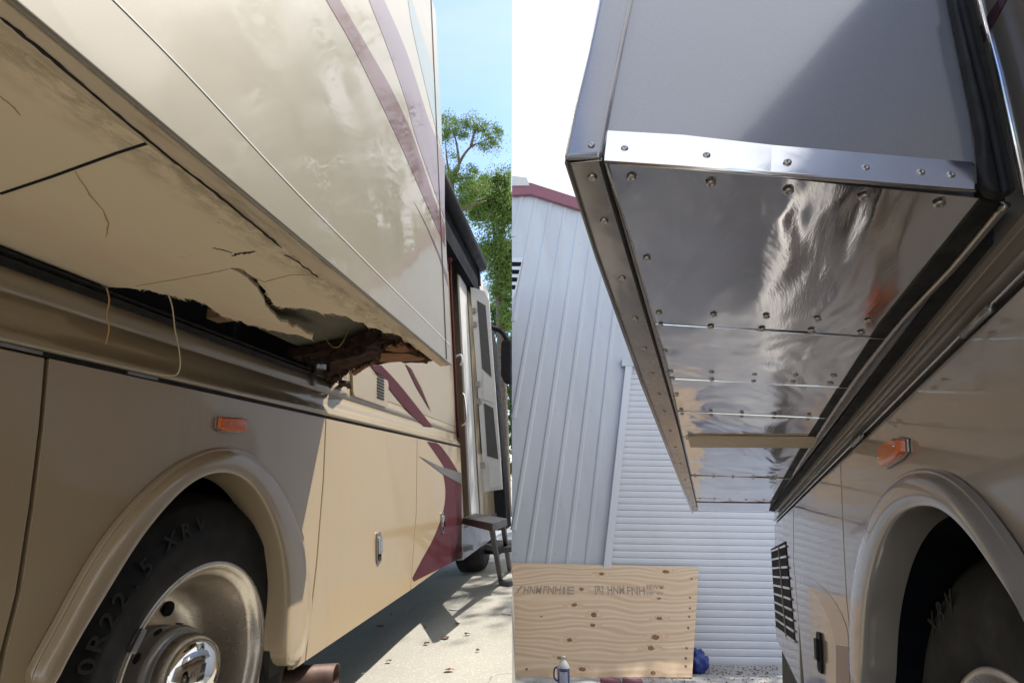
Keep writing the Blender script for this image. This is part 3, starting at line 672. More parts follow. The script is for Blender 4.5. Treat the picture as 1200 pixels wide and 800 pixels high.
p1 = LX(538, 462, XW); bm = NB(); tube(bm, spline([p1, p1+Vector((.05, 0, -.02)), p1+Vector((.055, 0, -.25)), p1+Vector((.0, 0, -.30))], 5), .012, 8); obj('grab_handle', bm, M['chrome'], mh, smooth=True)
p1 = LX(527, 304, XW+.02); bm = NB(); lathe(bm, [(0, .03), (.03, .02), (.045, -.01), (.04, -.04), (.02, -.06)], p1, (1, 0, 0), 16); obj('porch_lamp', bm, M['maroon'], mh, smooth=True)
p1 = LX(526, 286, XW+.02); bm = NB(); obox(bm, p1, (.015, 0, 0), (0, .025, 0), (0, .01, .05)); obj('awning_clip', bm, M['white'], mh, bevel=.006)
# awning case rolled against the top of the wall
zc = EYE+2.50
pA = LZ(571, 318, zc); pB = LX(557, 334, XW)
bm = NB(); yA = pA.y; xo = pA.x
lathe(bm, [(0, -2.3), (.07, -2.3), (.09, -2.28), (.09, -.02), (.07, 0), (0, 0)], (xo-.085, yA, zc+.08), (0, 1, 0), 28)
aw = obj('awning', bm, M['black'], mh, smooth=True)
bm = NB(); box(bm, (XW, yA-2.3, zc+.06), (xo-.16, yA-.03, zc+.10)); obj('awning_rail', bm, M['black'], aw)
bm = NB(); box(bm, (XW+.003, yA-2.3, LX(545, 316, XW+.1).z), (XW+.09, yA-.01, zc+.09)); obj('awning_shade_panel', bm, M['well'], aw)  # dark panel added as the shade beneath the awning case
bm = NB(); box(bm, (XW+.02, yA-.10, EYE+2.3), (xo-.08, yA-.04, zc+.09)); obj('awning_arm', bm, M['black'], aw, bevel=.004)
bm = NB(); box(bm, (XW, yA-.10, EYE+.3), (XW+.05, yA-.04, EYE+2.34)); obj('awning_arm', bm, M['black'], aw, bevel=.004)
# mirror: arm and housing hanging out from the nose
md = 5.9
bm = NB(); tube(bm, spline([LY(574, 383, md), LY(580, 385, md), (LY(588, 389, md)), LY(594, 398, md), LY(595, 405, md)], 6), [.03]*25, 10); mi = obj('side_mirror', bm, M['black'], mh, smooth=True)
bm = NB(); prism(bm, [LY(a, b, md-.05) for a, b in [(587, 402), (590, 398), (598.5, 399), (598.8, 449), (591, 448), (587, 440)]], (0, .12, 0)); obj('mirror_housing', bm, M['black'], mi, bevel=.012)
# dark front cab pillar seen past the door
bm = NB(); prism(bm, [LY(a, b, 6.3) for a, b in [(572, 372), (577, 400), (586, 500), (592, 580), (594, 620), (580, 622), (560, 600), (560, 372)]], (0, .4, 0)); obj('cab_side', bm, M['black'], mh, bevel=.01)
bm = NB(); prism(bm, [LY(a, b, 6.28) for a, b in [(573.5, 380), (576, 400), (583, 480), (588, 540), (582, 540), (577, 470), (573, 400)]], (0, .012, 0)); obj('cab_window', bm, M['greymetal'], mh)
# front wheel
bm = NB(); lathe(bm, [(.16, .0), (.28, .01), (.30, .02), (.42, .02), (.47, 0), (.49, -.05), (.49, -.25), (.3, -.27)], (XD-.12, 6.0, .49), (1, 0, 0), 48); fw = obj('front_tyre', bm, M['tyre'], mh, smooth=True)
bm = NB(); lathe(bm, [(.285, .012), (.27, -.02), (.16, -.05), (.09, .02), (.07, .07), (0, .08)], (XD-.12, 6.0, .49), (1, 0, 0), 48); obj('rim', bm, M['alloy'], fw, smooth=True)
# --- step stool by the doorway
st = thing('step_stool', 'black two-tread metal step standing below the open screen door', 'steps', tuple(LZ(575, 685, 0)))
YS = 4.82
def tread(px, th, name='tread'):
    z0 = None; bm = NB(); prism(bm, px, (0, 0, -th)); return obj(name, bm, M['stepm'], st, bevel=.004)
M['stepm'] = simple('black_step_metal', (.045, .045, .048), .5, var=.3, scale=40, bump=.3)
zt1 = EYE-.215
def zq(z, px): return [LZ(a, b, z) for a, b in px]
t1 = [(541, 606), (548, 602), (593, 603), (594, 608), (586, 613), (541, 611)]
zt1 = LX(541, 606, XW+.05).z
ya = 4.62; yb = 4.92
xl = LZ(541, 608, zt1).x; xr = LZ(592, 606, zt1).x
yc = LZ(565, 611, zt1).y; yd = LZ(565, 603, zt1).y
yc = max(3.9, min(yc, 5.0)); 
zt1 = .665
def slab_(px, z, th): bm = NB(); prism(bm, [LZ(a, b, z) for a, b in px], (0, 0, -th)); obj('tread', bm, M['stepm'], st, bevel=.004)
slab_([(542, 606), (577, 613), (594, 607), (557, 601)], zt1, .055)
P1 = [LZ(a, b, zt1-.055) for a, b in [(544, 611), (576, 617), (592, 612), (558, 606)]]
zt2 = .37
slab_([(568, 637), (584, 642), (599.4, 640), (599.4, 632)], zt2, .045)
def leg(a, b, r=.018, nm='leg'):
    bm = NB(); d = (Vector(b)-Vector(a)); n_ = d.cross(Vector((0, 1, .1))).normalized()*r; m_ = d.cross(n_).normalized()*r
    prism(bm, [Vector(a)+n_+m_, Vector(a)-n_+m_, Vector(a)-n_-m_, Vector(a)+n_-m_], d); obj(nm, bm, M['stepm'], st)
leg(P1[1], LZ(587, 681, .02)); leg(P1[2]+Vector((-.02, 0, 0)), LZ(597, 667, .02)); leg(P1[0], LZ(556, 645, .10)); leg(P1[3], LZ(566, 640, .16))
leg(LZ(553, 643, .16), LZ(585, 647, .22), .022, 'side_rail'); leg(LZ(562, 634, .2), LZ(590, 636, .28), .018, 'side_rail')
leg(LZ(586, 682, .02), LZ(599, 684, .02), .02, 'foot_bar')
# --- dry leaves on the lot
for (x, y, s_) in [(446, 734, .03), (522, 747, .034), (548, 743, .022), (536, 731, .018), (526, 785, .03), (500, 754, .022), (455, 775, .02), (498, 735, .012), (560, 762, .014)]:
    c0 = LZ(x, y, .006); a = random.uniform(0, 6.28); bm = NB(); vs = []
    for k in range(10):
        t = 2*math.pi*k/10; r = s_*(1 if k % 2 else .72)*(1.0 if k else 1.5)*random.uniform(.8, 1.15)
        vs.append(Vector((c0.x+math.cos(t+a)*r, c0.y+math.sin(t+a)*r*.6, .006+random.uniform(0, .012))))
    cv = bm.verts.new(c0+Vector((0, 0, .012))); vv = [bm.verts.new(v) for v in vs]
    for k in range(10): bm.faces.new((cv, vv[k], vv[(k+1) % 10]))
    o = obj('dry_leaf', bm, M['dryleaf'])
    sm = o.modifiers.new('t', 'SOLIDIFY'); sm.thickness = .0015
    tag(o, 'small curled brown dry leaf lying on the sunlit concrete beside the damaged motorhome', 'leaf', 'dry leaves scattered on the concrete')

# ================================================================ TREES
def tree(label, depth, trunk, limbs, blobs, leafsize, count, mat):
    base = LY(trunk[0][0], trunk[0][1], depth)
    t = thing('tree', label, 'tree', (base.x, base.y, 0), 'trees beyond the motorhome')
    bm = NB(); pts = [LY(a, b, depth) for a, b in trunk]; pts[0].z = 0
    tube(bm, spline(pts, 5), [max(.04, .16*(1-i/(5*(len(pts)-1)+1)*.8)) for i in range(5*(len(pts)-1)+1)], 8); tr = obj('trunk', bm, M['bark'], t, smooth=True)
    for lp in limbs:
        q = spline([LY(a, b, depth+random.uniform(-.3, .3)) for a, b in lp], 4); n_ = len(q)
        bm = NB(); tube(bm, q, [max(.012, .05*(1-i/n_)) for i in range(n_)], 6); obj('limb', bm, M['bark'], t, smooth=True)
    bm = NB(); tot = sum(r*r for _, _, r in blobs)
    for (bx, by, r) in blobs:
        ncl = max(5, int(r*1.3))
        for _ in range(ncl):
            an = random.uniform(0, 6.28); rr_ = 1.15*r*math.sqrt(random.random()); cx, cy = bx+math.cos(an)*rr_, by+math.sin(an)*rr_*.85
            dd = depth+random.uniform(-1, 1)*r/F*depth
            cc = LY(cx, cy, dd); cr = random.choice((.10, .16, .26, .42))*depth/11
            for _ in range(int(count*(r*r/tot)/ncl)):
                v = Vector((random.gauss(0, 1), random.gauss(0, 1), random.gauss(0, .7)))*cr*.5; v = v*min(1, cr*.8/max(v.length, 1e-6)); p = cc+v
                if p.x > 0: continue
                X, Y = px_of(p)
                if X > 598.5 and Y < 226: continue
                a = Vector((random.gauss(0, 1), random.gauss(0, 1), random.gauss(0, .6))).normalized(); b = a.orthogonal().normalized(); c2 = a.cross(b)
                sz = leafsize*random.uniform(.6, 1.3)
                q = [bm.verts.new(p-b*sz), bm.verts.new(p+c2*sz*.45+a*sz*.1), bm.verts.new(p+b*sz), bm.verts.new(p-c2*sz*.45+a*sz*.1)]
                bm.faces.new(q)
    o = bpy.data.meshes.new('crown'); bm.transform(WM[t.name][1].inverted()); bm.to_mesh(o); bm.free(); o.materials.append(mat)
    cr_ = bpy.data.objects.new('crown', o); C.objects.link(cr_); cr_.parent = t
    return t
tree('tall sparse tree with open twiggy branches against the blue sky', 11.5, [(545, 560), (540, 420), (535, 300), (530, 215)],
     [[(530, 215), (540, 188), (552, 172), (566, 166), (578, 160)], [(538, 190), (535, 168), (530, 150)], [(530, 215), (524, 190), (522, 165)], [(552, 172), (556, 155), (560, 145)], [(535, 250), (555, 240), (570, 235)]],
     [(527, 146, 10), (523, 160, 8), (538, 150, 9), (552, 146, 9), (562, 150, 8), (576, 156, 9), (580, 168, 6), (568, 170, 7), (545, 160, 5), (525, 205, 10), (532, 182, 5), (545, 205, 12), (552, 222, 14), (535, 232, 14)], .027, 17000, M['leaf'])
tree('broad pale green tree at right of the awning end', 14, [(590, 560), (588, 430), (583, 330), (578, 260)],
     [[(578, 260), (568, 235), (560, 215)], [(580, 300), (596, 250), (604, 225)], [(583, 330), (600, 300), (615, 280)], [(586, 370), (600, 345), (612, 340)]],
     [(590, 215, 16), (575, 222, 18), (562, 240, 18), (580, 250, 22), (598, 250, 22), (590, 285, 22), (575, 300, 16), (602, 315, 18), (590, 345, 14), (600, 370, 14), (585, 320, 12), (592, 232, 20)], .036, 70000, M['leaf'])
tree('deep green tree low behind the side mirror', 19, [(604, 565), (602, 500), (598, 440), (594, 390)],
     [[(598, 440), (590, 410), (584, 380)], [(600, 470), (594, 450), (590, 430)]],
     [(585, 370, 14), (598, 385, 18), (592, 410, 14), (600, 430, 16), (594, 465, 14), (602, 490, 16), (596, 520, 12), (600, 545, 14), (590, 340, 14)], .05, 26000, M['leafd'])

rt = random.Random(11)
def unseen_tree(base, H, R_, label, n):  # unseen trees, added for the paint's reflections and shade on the lot
    t = thing('tree', label, 'tree', base); B_ = Vector(base)
    bm = NB(); tube(bm, [B_, B_+Vector((.2, .1, H*.4)), B_+Vector((.1, .3, H*.8))], [.3, .2, .06], 10); obj('trunk', bm, M['bark'], t, smooth=True)
    bm = NB()
    for _ in range(110):
        d = Vector((rt.gauss(0, 1), rt.gauss(0, 1), rt.gauss(0, .8))).normalized()*R_*rt.random()**.4; cc = B_+Vector((0, 0, H*.68))+d; cr = rt.uniform(.3, .75)
        for _ in range(n//110):
            p = cc+Vector((rt.gauss(0, 1), rt.gauss(0, 1), rt.gauss(0, .7)))*cr*.6
            a = Vector((rt.gauss(0, 1), rt.gauss(0, 1), rt.gauss(0, .6))).normalized(); b = a.orthogonal().normalized(); c2 = a.cross(b); sz = .09*rt.uniform(.6, 1.3)
            bm.faces.new([bm.verts.new(p-b*sz), bm.verts.new(p+c2*sz*.5), bm.verts.new(p+b*sz), bm.verts.new(p-c2*sz*.5)])
    me = bpy.data.meshes.new('crown'); bm.transform(WM[t.name][1].inverted()); bm.to_mesh(me); bm.free(); me.materials.append(M['leafd']); c_ = bpy.data.objects.new('crown', me); C.objects.link(c_); c_.parent = t
unseen_tree((5.2, 13.5, 0), 10.5, 3.2, 'tall unseen leafy tree added for reflections and shade behind the repaired slide-out, nearest the cladding ribs', 16000)
unseen_tree((6.3, 10.9, 0), 15, 3.7, 'high unseen leafy tree added for reflections and shade between two lower crowns beyond the garage', 13000)
unseen_tree((9.0, 11.0, 0), 12, 3.6, 'tallest unseen leafy tree added beyond the garage, mirrored in the pearl slide-out paint', 16000)
_p = Vector((.3, .6, EYE+1.0)); _d = Vector(ray(RR, 1030, 80)); _n = Vector((.25, -.97, 0)).normalized(); _r = (_d-2*_d.dot(_n)*_n).normalized()


# ================================================================ GARAGE
h = Vector(RL @ np.array([1, -.015*-1*-1, 0])).normalized()            # horizontal run of the wall
vv = Vector(RL @ (np.array([280, 1496, -590])/np.linalg.norm([280, 1496, -590])))
WN_ = h.cross(vv).normalized()
if WN_.dot(Vector(CAM)-GP) < 0 and False: WN_ = -WN_
W0 = WP(860, 777.5, GP, UPR)
if WN_.dot(Vector(CAM)-W0) < 0: WN_ = -WN_
def WW(x, y, d=0): return WP(x, y, W0+WN_*d, WN_)
gar = thing('garage', 'pale blue metal garage with maroon roof trim and white roll-up door', 'building', tuple(W0))
# cladding: flat sheet and ribs that follow its height
bm = NB(); prism(bm, [WW(a, b) for a, b in [(600, 218), (1000, 343), (1500, 343), (1500, 785), (948, 785), (948, 434), (737, 434), (697, 778), (600, 800)]], -WN_*.12); wl = obj('wall_cladding', bm, M['garage'], gar)
def roofy(x): return 218+(x-600)*.3125
def vline(x, y0, y1, d=.0):                                # a vertical run of the wall through pixel (x,y0)
    a = WW(x, y0, d); 
    # go down along vv until pixel y1
    lo, hi = 0, 6
    for _ in range(40):
        m_ = (lo+hi)/2
        if px_of(a-vv*m_)[1] < y1: lo = m_
        else: hi = m_
    return a, a-vv*lo
for i in range(12):
    xt = 612+i*17.0
    y0 = roofy(xt)+4; a, b = vline(xt, y0, 790)
    # clip on x=601
    if px_of(b)[0] < 601.5:
        lo, hi = 0, 1
        for _ in range(40):
            m_ = (lo+hi)/2
            if px_of(a.lerp(b, m_))[0] > 601.5: lo = m_
            else: hi = m_
        b = a.lerp(b, lo)
    xr_ = px_of(b)[0]
    if xt > 735: b = a.lerp(b, .25)
    bm = NB(); hw = h*.036; pr = [(-hw, 0), (-hw*.45, .014), (hw*.45, .014), (hw, 0)]
    A = [bm.verts.new(a+o_+WN_*d_) for o_, d_ in pr]; B = [bm.verts.new(b+o_+WN_*d_) for o_, d_ in pr]
    for k in range(3): bm.faces.new((A[k], A[k+1], B[k+1], B[k]))
    if px_of(a)[0] < 750 and not (px_of(b)[0] > 702 and px_of(b)[1] > 430): obj('cladding_rib', bm, M['garage'], wl)
    else: bm.free()
    for sy in (285, 382, 480, 592, 648):
        for dx in (9,):
            if sy < roofy(xt)+14: continue
            t = (sy-y0)/(790-y0); p = a.lerp(a-vv*((a-b).length if False else 0), 0)
            base_ = WW(xt, y0, 0); q, _ = vline(xt, y0, sy, .001); q2 = _+h*.07
            X, Y = px_of(q2)
            if 603 < X < 728-(Y-425)*.15 and (X < 700 or Y > 300):
                bm = NB(); lathe(bm, [(.006, 0), (.005, .004), (0, .005)], q2, WN_, 8); obj('cladding_screw', bm, M['greymetal'], wl)
# roof edge
bm = NB(); prism(bm, [WW(600, 216, .02), WW(622, 217, .02), WW(1000, 338, .02), WW(1000, 349, .02), WW(622, 230, .02), WW(600, 231, .02)], WN_*.06); obj('roof_trim', bm, M['maroontrim'], gar, bevel=.004)
bm = NB(); prism(bm, [WW(600, 211, .0), WW(617, 213, .0), WW(620, 222, .0), WW(600, 222, .0)], WN_*.10); obj('gutter_end', bm, M['white'], gar)
# louvre window at the edge
bm = NB(); prism(bm, [WW(600, 302, .003), WW(613, 303, .003), WW(604, 345, .003), WW(600, 352, .003)], WN_*.02); wdw = obj('louvre_window', bm, M['slat'], gar)
for k in range(4):
    y = 307+k*9; bm = NB(); prism(bm, [WW(600, y, .024), WW(611-k*2.2, y+.3, .024), WW(610-k*2.2, y+5, .024), WW(600, y+5, .024)], WN_*.004); obj('louvre', bm, M['well'], wdw)
# roll-up door: frame and slats
bm = NB(); prism(bm, [WW(733, 423, .02), WW(741, 423, .02), WW(703, 778, .02), WW(694, 778, .02)], WN_*.05); fr = obj('door_frame', bm, M['slat'], gar, bevel=.003)
bm = NB(); prism(bm, [WW(728, 422, .02), WW(790, 423, .02), WW(790, 431, .02), WW(728, 430, .02)], WN_*.055); obj('door_frame', bm, M['garage'], gar)
a = WW(741, 432, -.04); bottom = WW(704, 776, -.04)
bm = NB(); ys = 431.0; n_sl = 0
pL = lambda y: 740.5-(y-431)*.1055
p0 = WW(740.5, 431, -.02); p1_ = WW(pL(775), 775, -.02); Ns = 45
rd_w = 2.6
for k in range(Ns):
    A = p0.lerp(p1_, k/Ns); B = p0.lerp(p1_, (k+1)/Ns); dn = (B-A)
    rows = [(0, -.016), (.10, -.016), (.13, .001), (.30, .006), (.65, .006), (.97, .0), (1, -.016)]
    L_ = [bm.verts.new(A+dn*t+WN_*d_) for t, d_ in rows]; R_ = [bm.verts.new(A+dn*t+WN_*d_+h*rd_w) for t, d_ in rows]
    for j in range(len(rows)-1): bm.faces.new((L_[j], L_[j+1], R_[j+1], R_[j]))
rd = obj('roller_door', bm, M['slat'], gar); s_ = rd.modifiers.new('t', 'SOLIDIFY'); s_.thickness = .004
bm = NB(); prism(bm, [p1_, p1_+h*rd_w, p1_+h*rd_w-vv*.025, p1_-vv*.025], WN_*.04); obj('bottom_bar', bm, M['greymetal'], rd)
bm = NB(); prism(bm, [WW(700, 779, -.25), WW(960, 779, -.25), WW(960, 405, -.25), WW(735, 405, -.25)], -WN_*.1); obj('inner_void', bm, M['dark'], gar)
# plywood sheet leaning on the garage
PB = WP(700, 792.5, GP+UPR*.004, UPR); pt = WW(700, 662, .05)
pn = h.cross((pt-PB)).normalized(); pn = pn if pn.dot(Vector(CAM)-PB) > 0 else -pn
def PP(x, y, d=0): return WP(x, y, PB+pn*d, pn)
pr_ = thing('plywood_sheet', 'large knotty plywood sheet with faded stamps leaning against the garage', 'plywood', tuple(PB))
o_base = PP(600, 792)
bm = NB(); prism(bm, [PP(600, 659), PP(819, 664), PP(811, 793), PP(600, 793)], -pn*.018)
# build in own axes so that the grain follows the sheet
def own(bm_, name, mat, par):
    rot = Matrix((h, -pn, h.cross(-pn).normalized())).to_4x4(); T = rot @ Matrix.Translation(-PB)
    bm_.transform(T); me = bpy.data.meshes.new(name); bmesh.ops.recalc_face_normals(bm_, faces=bm_.faces); bm_.to_mesh(me); bm_.free(); me.materials.append(mat)
    o = bpy.data.objects.new(name, me); C.objects.link(o); o.parent = par; o.matrix_local = Matrix.Translation(PB).inverted() @ T.inverted() if False else (WM[pr_.name][0].inverted() @ T.inverted()); return o
bd = own(bm, 'board', M['ply'], pr_)
rk = random.Random(3); vvp = (pt-PB).normalized()
for (x, y, s_) in [(706, 672, .03), (780, 668, .03), (711, 663, .02), (682, 691, .026), (672, 707, .028), (696, 720, .036), (693, 731, .03), (668, 750, .03), (656, 770, .024), (683, 783, .034), (776, 688, .024), (772, 700, .026), (772, 724, .03), (767, 747, .034), (763, 760, .03), (765, 787, .03), (814, 677, .022), (812, 700, .022), (812, 711, .022), (811, 721, .022), (810, 735, .024), (808, 760, .024), (807, 772, .024), (807, 782, .022), (635, 720, .012), (615, 784, .014)]:
    edge_ = x > 800; dx_, dy_, k_, e_ = rk.uniform(-2, 2), rk.uniform(-2, 2), rk.uniform(.9, 1.5), rk.uniform(.8, 1.5)
    c0 = PP(x-3.5 if edge_ else x+dx_, y+dy_); s_ *= min(1, k_) if edge_ else k_; el_ = .75 if edge_ else e_
    for nm, f, d, mt in (('knot_halo', 1.75, .0006, 'halo'), ('knot', .95, .0012, 'knot')):
        if nm == 'knot_halo' and (s_ < .02 or edge_): continue
        bm = NB(); pts = []
        for k in range(22):
            t = 2*math.pi*k/22; r = s_*f*.8*rk.uniform(.86, 1.14); pts.append(c0+h*math.cos(t)*r*(2.0 if nm == 'knot_halo' else 1.0)*el_+vvp*math.sin(t)*r*.8+pn*d)
        prism(bm, pts, -pn*.0005); obj(nm, bm, M[mt], pr_)
# faded grey stamp blocks: tight unreadable lettering, as on the sheet
def stamp(x0, x1, y, hgt, txt):
    bm = NB()
    cu = bpy.data.curves.new('t', 'FONT'); cu.body = txt; cu.size = 1; cu.extrude = .003; cu.offset = .02; cu.resolution_u = 2
    to = bpy.data.objects.new('t', cu); C.objects.link(to); dg = bpy.context.evaluated_depsgraph_get(); me = bpy.data.meshes.new_from_object(to.evaluated_get(dg)); bpy.data.objects.remove(to)
    xs = [v.co.x for v in me.vertices]; ysv = [v.co.y for v in me.vertices]; w_ = max(xs)-min(xs); h_ = max(ysv)-min(ysv)
    a = PP(x0, y); b = PP(x1, y); c_2 = PP(x0, y-hgt)
    ex = (b-a)/w_; ey = (c_2-a); ey = vvp*(ey.length)/h_
    for v in me.vertices: v.co = a+ex*(v.co.x-min(xs))+ey*(v.co.y-min(ysv))+pn*(.0014+v.co.z*.1)
    bm.from_mesh(me); bpy.data.meshes.remove(me); obj('stamp', bm, M['ink'], pr_)
vvp = (pt-PB).normalized()
stamp(604, 612, 694, 8, '/'); stamp(613, 634, 696, 10, 'HNM'); stamp(636, 657, 696, 10, 'FNH'); stamp(659, 673, 696, 9, 'IE'); stamp(697, 707, 696, 10, '[R]'); stamp(712, 732, 696, 10, 'HNM'); stamp(735, 756, 697, 10, 'FNH'); stamp(758, 779, 690, 5, 'EEWW'); stamp(758, 778, 697, 4, 'IIII W')
# blue tarp bundle
bm = NB(); bmesh.ops.create_icosphere(bm, subdivisions=4, radius=1)
c0 = WP(817, 788, GP, UPR)+UPR*.10
for v in bm.verts:
    n_ = noise.noise(v.co*2.2)*.35+noise.noise(v.co*5)*.14; v.co *= (1+n_); q = v.co.copy(); v.co = c0+h*q.x*.125+UPR*q.z*.115+UPR.cross(h)*q.y*.10
    dd_ = (v.co-GP).dot(UPR)
    if dd_ < .004: v.co += UPR*(.004-dd_)
o = obj('tarp_bundle', bm, M['tarp'], smooth=True); tag(o, 'crumpled blue tarp bundle tucked behind the right edge of the plywood', 'tarp')
# jug
JP = WP(661, 815, GP, UPR); s = NT('milky_plastic'); s.set(col=(.72, .72, .70), rough=.35, sss=.2, trans=.25); M['jug'] = s.m
s = NT('blue_fluid'); s.set(col=(.035, .05, .16), rough=.2, coat=.5); M['fluid'] = s.m
top = WP(661, 767, JP+UPR*0, (Vector(CAM)-JP).normalized()); H_ = (top-JP).dot(UPR)
jg = thing('jug', 'translucent jug of dark blue fluid standing before the plywood', 'jug', tuple(JP))
def jr(prof, name, mat, par, n=24): bm = NB(); lathe(bm, prof, JP, UPR, n, up=h); return obj(name, bm, mat, par, smooth=True)
q = H_
R_ = .052*q/.28
jr([(0, .001), (R_*.95, .001), (R_, .01), (R_, q*.66), (R_*.99, q*.70)], 'body', M['fluid'], jg)
jr([(R_*.99, q*.70), (R_*.92, q*.76), (R_*.55, q*.86), (R_*.30, q*.91), (R_*.28, q*.93), (0, q*.93)], 'shoulder', M['jug'], jg)
jr([(0, q*.925), (R_*.34, q*.925), (R_*.34, q*.995), (R_*.30, q), (0, q)], 'cap', M['white'], jg)
bm = NB(); tube(bm, spline([JP-h*R_*.9+UPR*q*.72, JP-h*R_*1.45+UPR*q*.66, JP-h*R_*1.5+UPR*q*.45, JP-h*R_*.95+UPR*q*.36], 5), R_*.14, 8); obj('handle', bm, M['fluid'], jg, smooth=True)
fc = (Vector(CAM)-JP); fc = (fc-UPR*fc.dot(UPR)).normalized(); sdv = UPR.cross(fc).normalized()
bm = NB(); pl_ = []
for k in range(9):
    a = math.radians(-38+76*k/8); pl_.append(JP+(fc*math.cos(a)+sdv*math.sin(a))*(R_*1.012))
for k in range(8): 
    A, B = pl_[k], pl_[k+1]; bm.faces.new([bm.verts.new(A+UPR*q*.3), bm.verts.new(B+UPR*q*.3), bm.verts.new(B+UPR*q*.62), bm.verts.new(A+UPR*q*.62)])
M['jlabel'] = simple('grey_blue_label', (.42, .44, .55), .5, var=.35, scale=120); obj('front_label', bm, M['jlabel'], jg)
# maroon roller bar near the jug
MP = WP(728, 798, GP+UPR*.03, UPR)
hb = thing('roller_bar', 'short maroon metal bar lying on the pavement before the plywood', 'bar', tuple(MP))
bm = NB(); tube(bm, [MP-h*.19, MP-h*.012], .026, 16); obj('tube', bm, M['maroontrim'], hb, smooth=True)
bm = NB(); tube(bm, [MP+h*.012, MP+h*.19], .026, 16); obj('tube', bm, M['maroontrim'], hb, smooth=True)
bm = NB(); tube(bm, [MP-h*.012, MP+h*.012], .02, 16); obj('joint', bm, M['greymetal'], hb, smooth=True)
# leaf litter along the garage foot: uncountable crumbs
bm = NB(); rl = random.Random(5)
for _ in range(2200):
    x = rl.uniform(700, 912); y = rl.uniform(779, 800)
    if rl.random() > (1.0 if y < 790 else .35): continue
    c0 = WP(x, y, GP+UPR*.004, UPR); s_ = rl.uniform(.004, .012); a = rl.uniform(0, 6.28)
    e1_ = (h*math.cos(a)+UPR.cross(h)*math.sin(a))*s_; e2_ = UPR.cross(e1_)*.6+UPR*rl.uniform(-.3, .5)*s_
    bm.faces.new([bm.verts.new(c0-e1_), bm.verts.new(c0-e2_), bm.verts.new(c0+e1_), bm.verts.new(c0+e2_+UPR*.003)])
tag(obj('leaf_litter', bm, M['dryleaf']), 'thin scatter of dry leaf crumbs along the garage foot', 'leaf litter', kind='stuff')

# ================================================================ REPAIRED MOTORHOME
SX = .36; ZR = EYE+.51
m2 = thing('motorhome', 'grey beige motorhome whose slide-out has a new riveted steel underside', 'motorhome', (1.2, 2.0, 0), M=MR)
def rr_(px, z): return [RZ(a, b, z) for a, b in px]
c_nl = RZ(664, 192, ZR); c_nr = RZ(1178, 240, ZR); c_fl = RZ(812, 597, ZR); c_fr = RZ(900, 598, ZR)
i_nl = RZ(708, 187, ZR); i_nr = RZ(1142, 222, ZR); i_fl = RZ(819, 585, ZR)
# underside sheets, one behind another
def qpt(u, v):  # u across (0..1 from the outer inset edge), v along
    A = i_nl.lerp(RZ(1150, 232, ZR), u); B = RZ(818, 596, ZR).lerp(c_fr, u); return A.lerp(B, v)
def vfor(px, py):
    lo, hi = 0, 1
    p = RZ(px, py, ZR)
    A = i_nl; B = RZ(818, 596, ZR); return max(0, min(1, (p-A).dot(B-A)/(B-A).length_squared))
cuts = [0, vfor(790, 378), vfor(797, 443), vfor(802, 482), vfor(808, 512), vfor(812, 557), vfor(815, 583), 1]
slab = NB()
box_pts = [c_nl, RZ(1178, 240, ZR), c_fr, c_fl]
# body of the slide
prism(slab, [p+Vector((0, 0, .006)) for p in [i_nl.lerp(c_nl, .5), c_nr, c_fr+Vector((.0, -.01, 0)), c_fl.lerp(c_fr, .04)+Vector((0, -.01, 0))]], (0, 0, 1.05))
sl2 = obj('slide_out', slab, M['greypanel'], m2)
for i in range(len(cuts)-1):
    v0, v1 = cuts[i], cuts[i+1]; bm = NB(); nu, nv = 14, 10
    grid = []
    tilt = random.Random(i).uniform(-.004, .004)
    for b in range(nv+1):
        row = []
        for a in range(nu+1):
            p = qpt(a/nu, v0+(v1-v0)*b/nv); p = p+Vector((0, 0, -.001-.0018*(i % 2)+noise.noise(Vector((p.x*5, p.y*3, i)))*.0025*min(1, 4*a/nu*(1-a/nu))))
            row.append(bm.verts.new(p))
        grid.append(row)
    for b in range(nv):
        for a in range(nu): bm.faces.new((grid[b][a], grid[b][a+1], grid[b+1][a+1], grid[b+1][a]))
    obj('steel_sheet', bm, M['steel'], sl2, smooth=True)
    if i: 
        bm = NB(); A = qpt(0, v0); B = qpt(1, v0); tube(bm, [A+Vector((0, 0, -.003)), B+Vector((0, 0, -.003))], .0016, 6); obj('sheet_edge', bm, M['steelb'], sl2)
# rivets: rows each side of every joint, plus along both edges
rv = NB(); lathe(rv, [(.0105, 0), (.0098, .0022), (.0075, .0042), (.0035, .0046), (.0030, .0036), (0, .0036)], (0, 0, 0), (0, 0, -1), 18)
bmesh.ops.recalc_face_normals(rv, faces=rv.faces)
rme = bpy.data.meshes.new('rivet'); rv.to_mesh(rme); rv.free(); rme.materials.append(M['rivet'])
for p in rme.polygons: p.use_smooth = True
nriv = 0
def rivet(p, nrm=(0, 0, -1), s_=1.0):
    global nriv
    o = bpy.data.objects.new('rivet', rme); C.objects.link(o); o.parent = sl2
    s_ *= .66; q = Vector((0, 0, -1)).rotation_difference(Vector(nrm)).to_matrix().to_4x4()
    o.matrix_local = WM['motorhome.001'][1].inverted() @ Matrix.Translation(p) @ q @ Matrix.Scale(s_, 4); nriv += 1
RS = .72
for (x, y) in [(740, 208), (833, 215), (924, 224), (1013, 231), (1101, 239), (758, 303), (772, 367), (836, 369), (898, 371), (958, 374), (1018, 376), (774, 381), (833, 383), (893, 386), (951, 388), (1009, 390), (786, 435), (834, 436), (884, 438), (932, 439), (977, 440), (788, 443), (834, 444), (883, 446), (929, 447), (973, 449), (793, 463), (779, 411)]:
    rivet(RZ(x, y, ZR-.0035), s_=1.0)
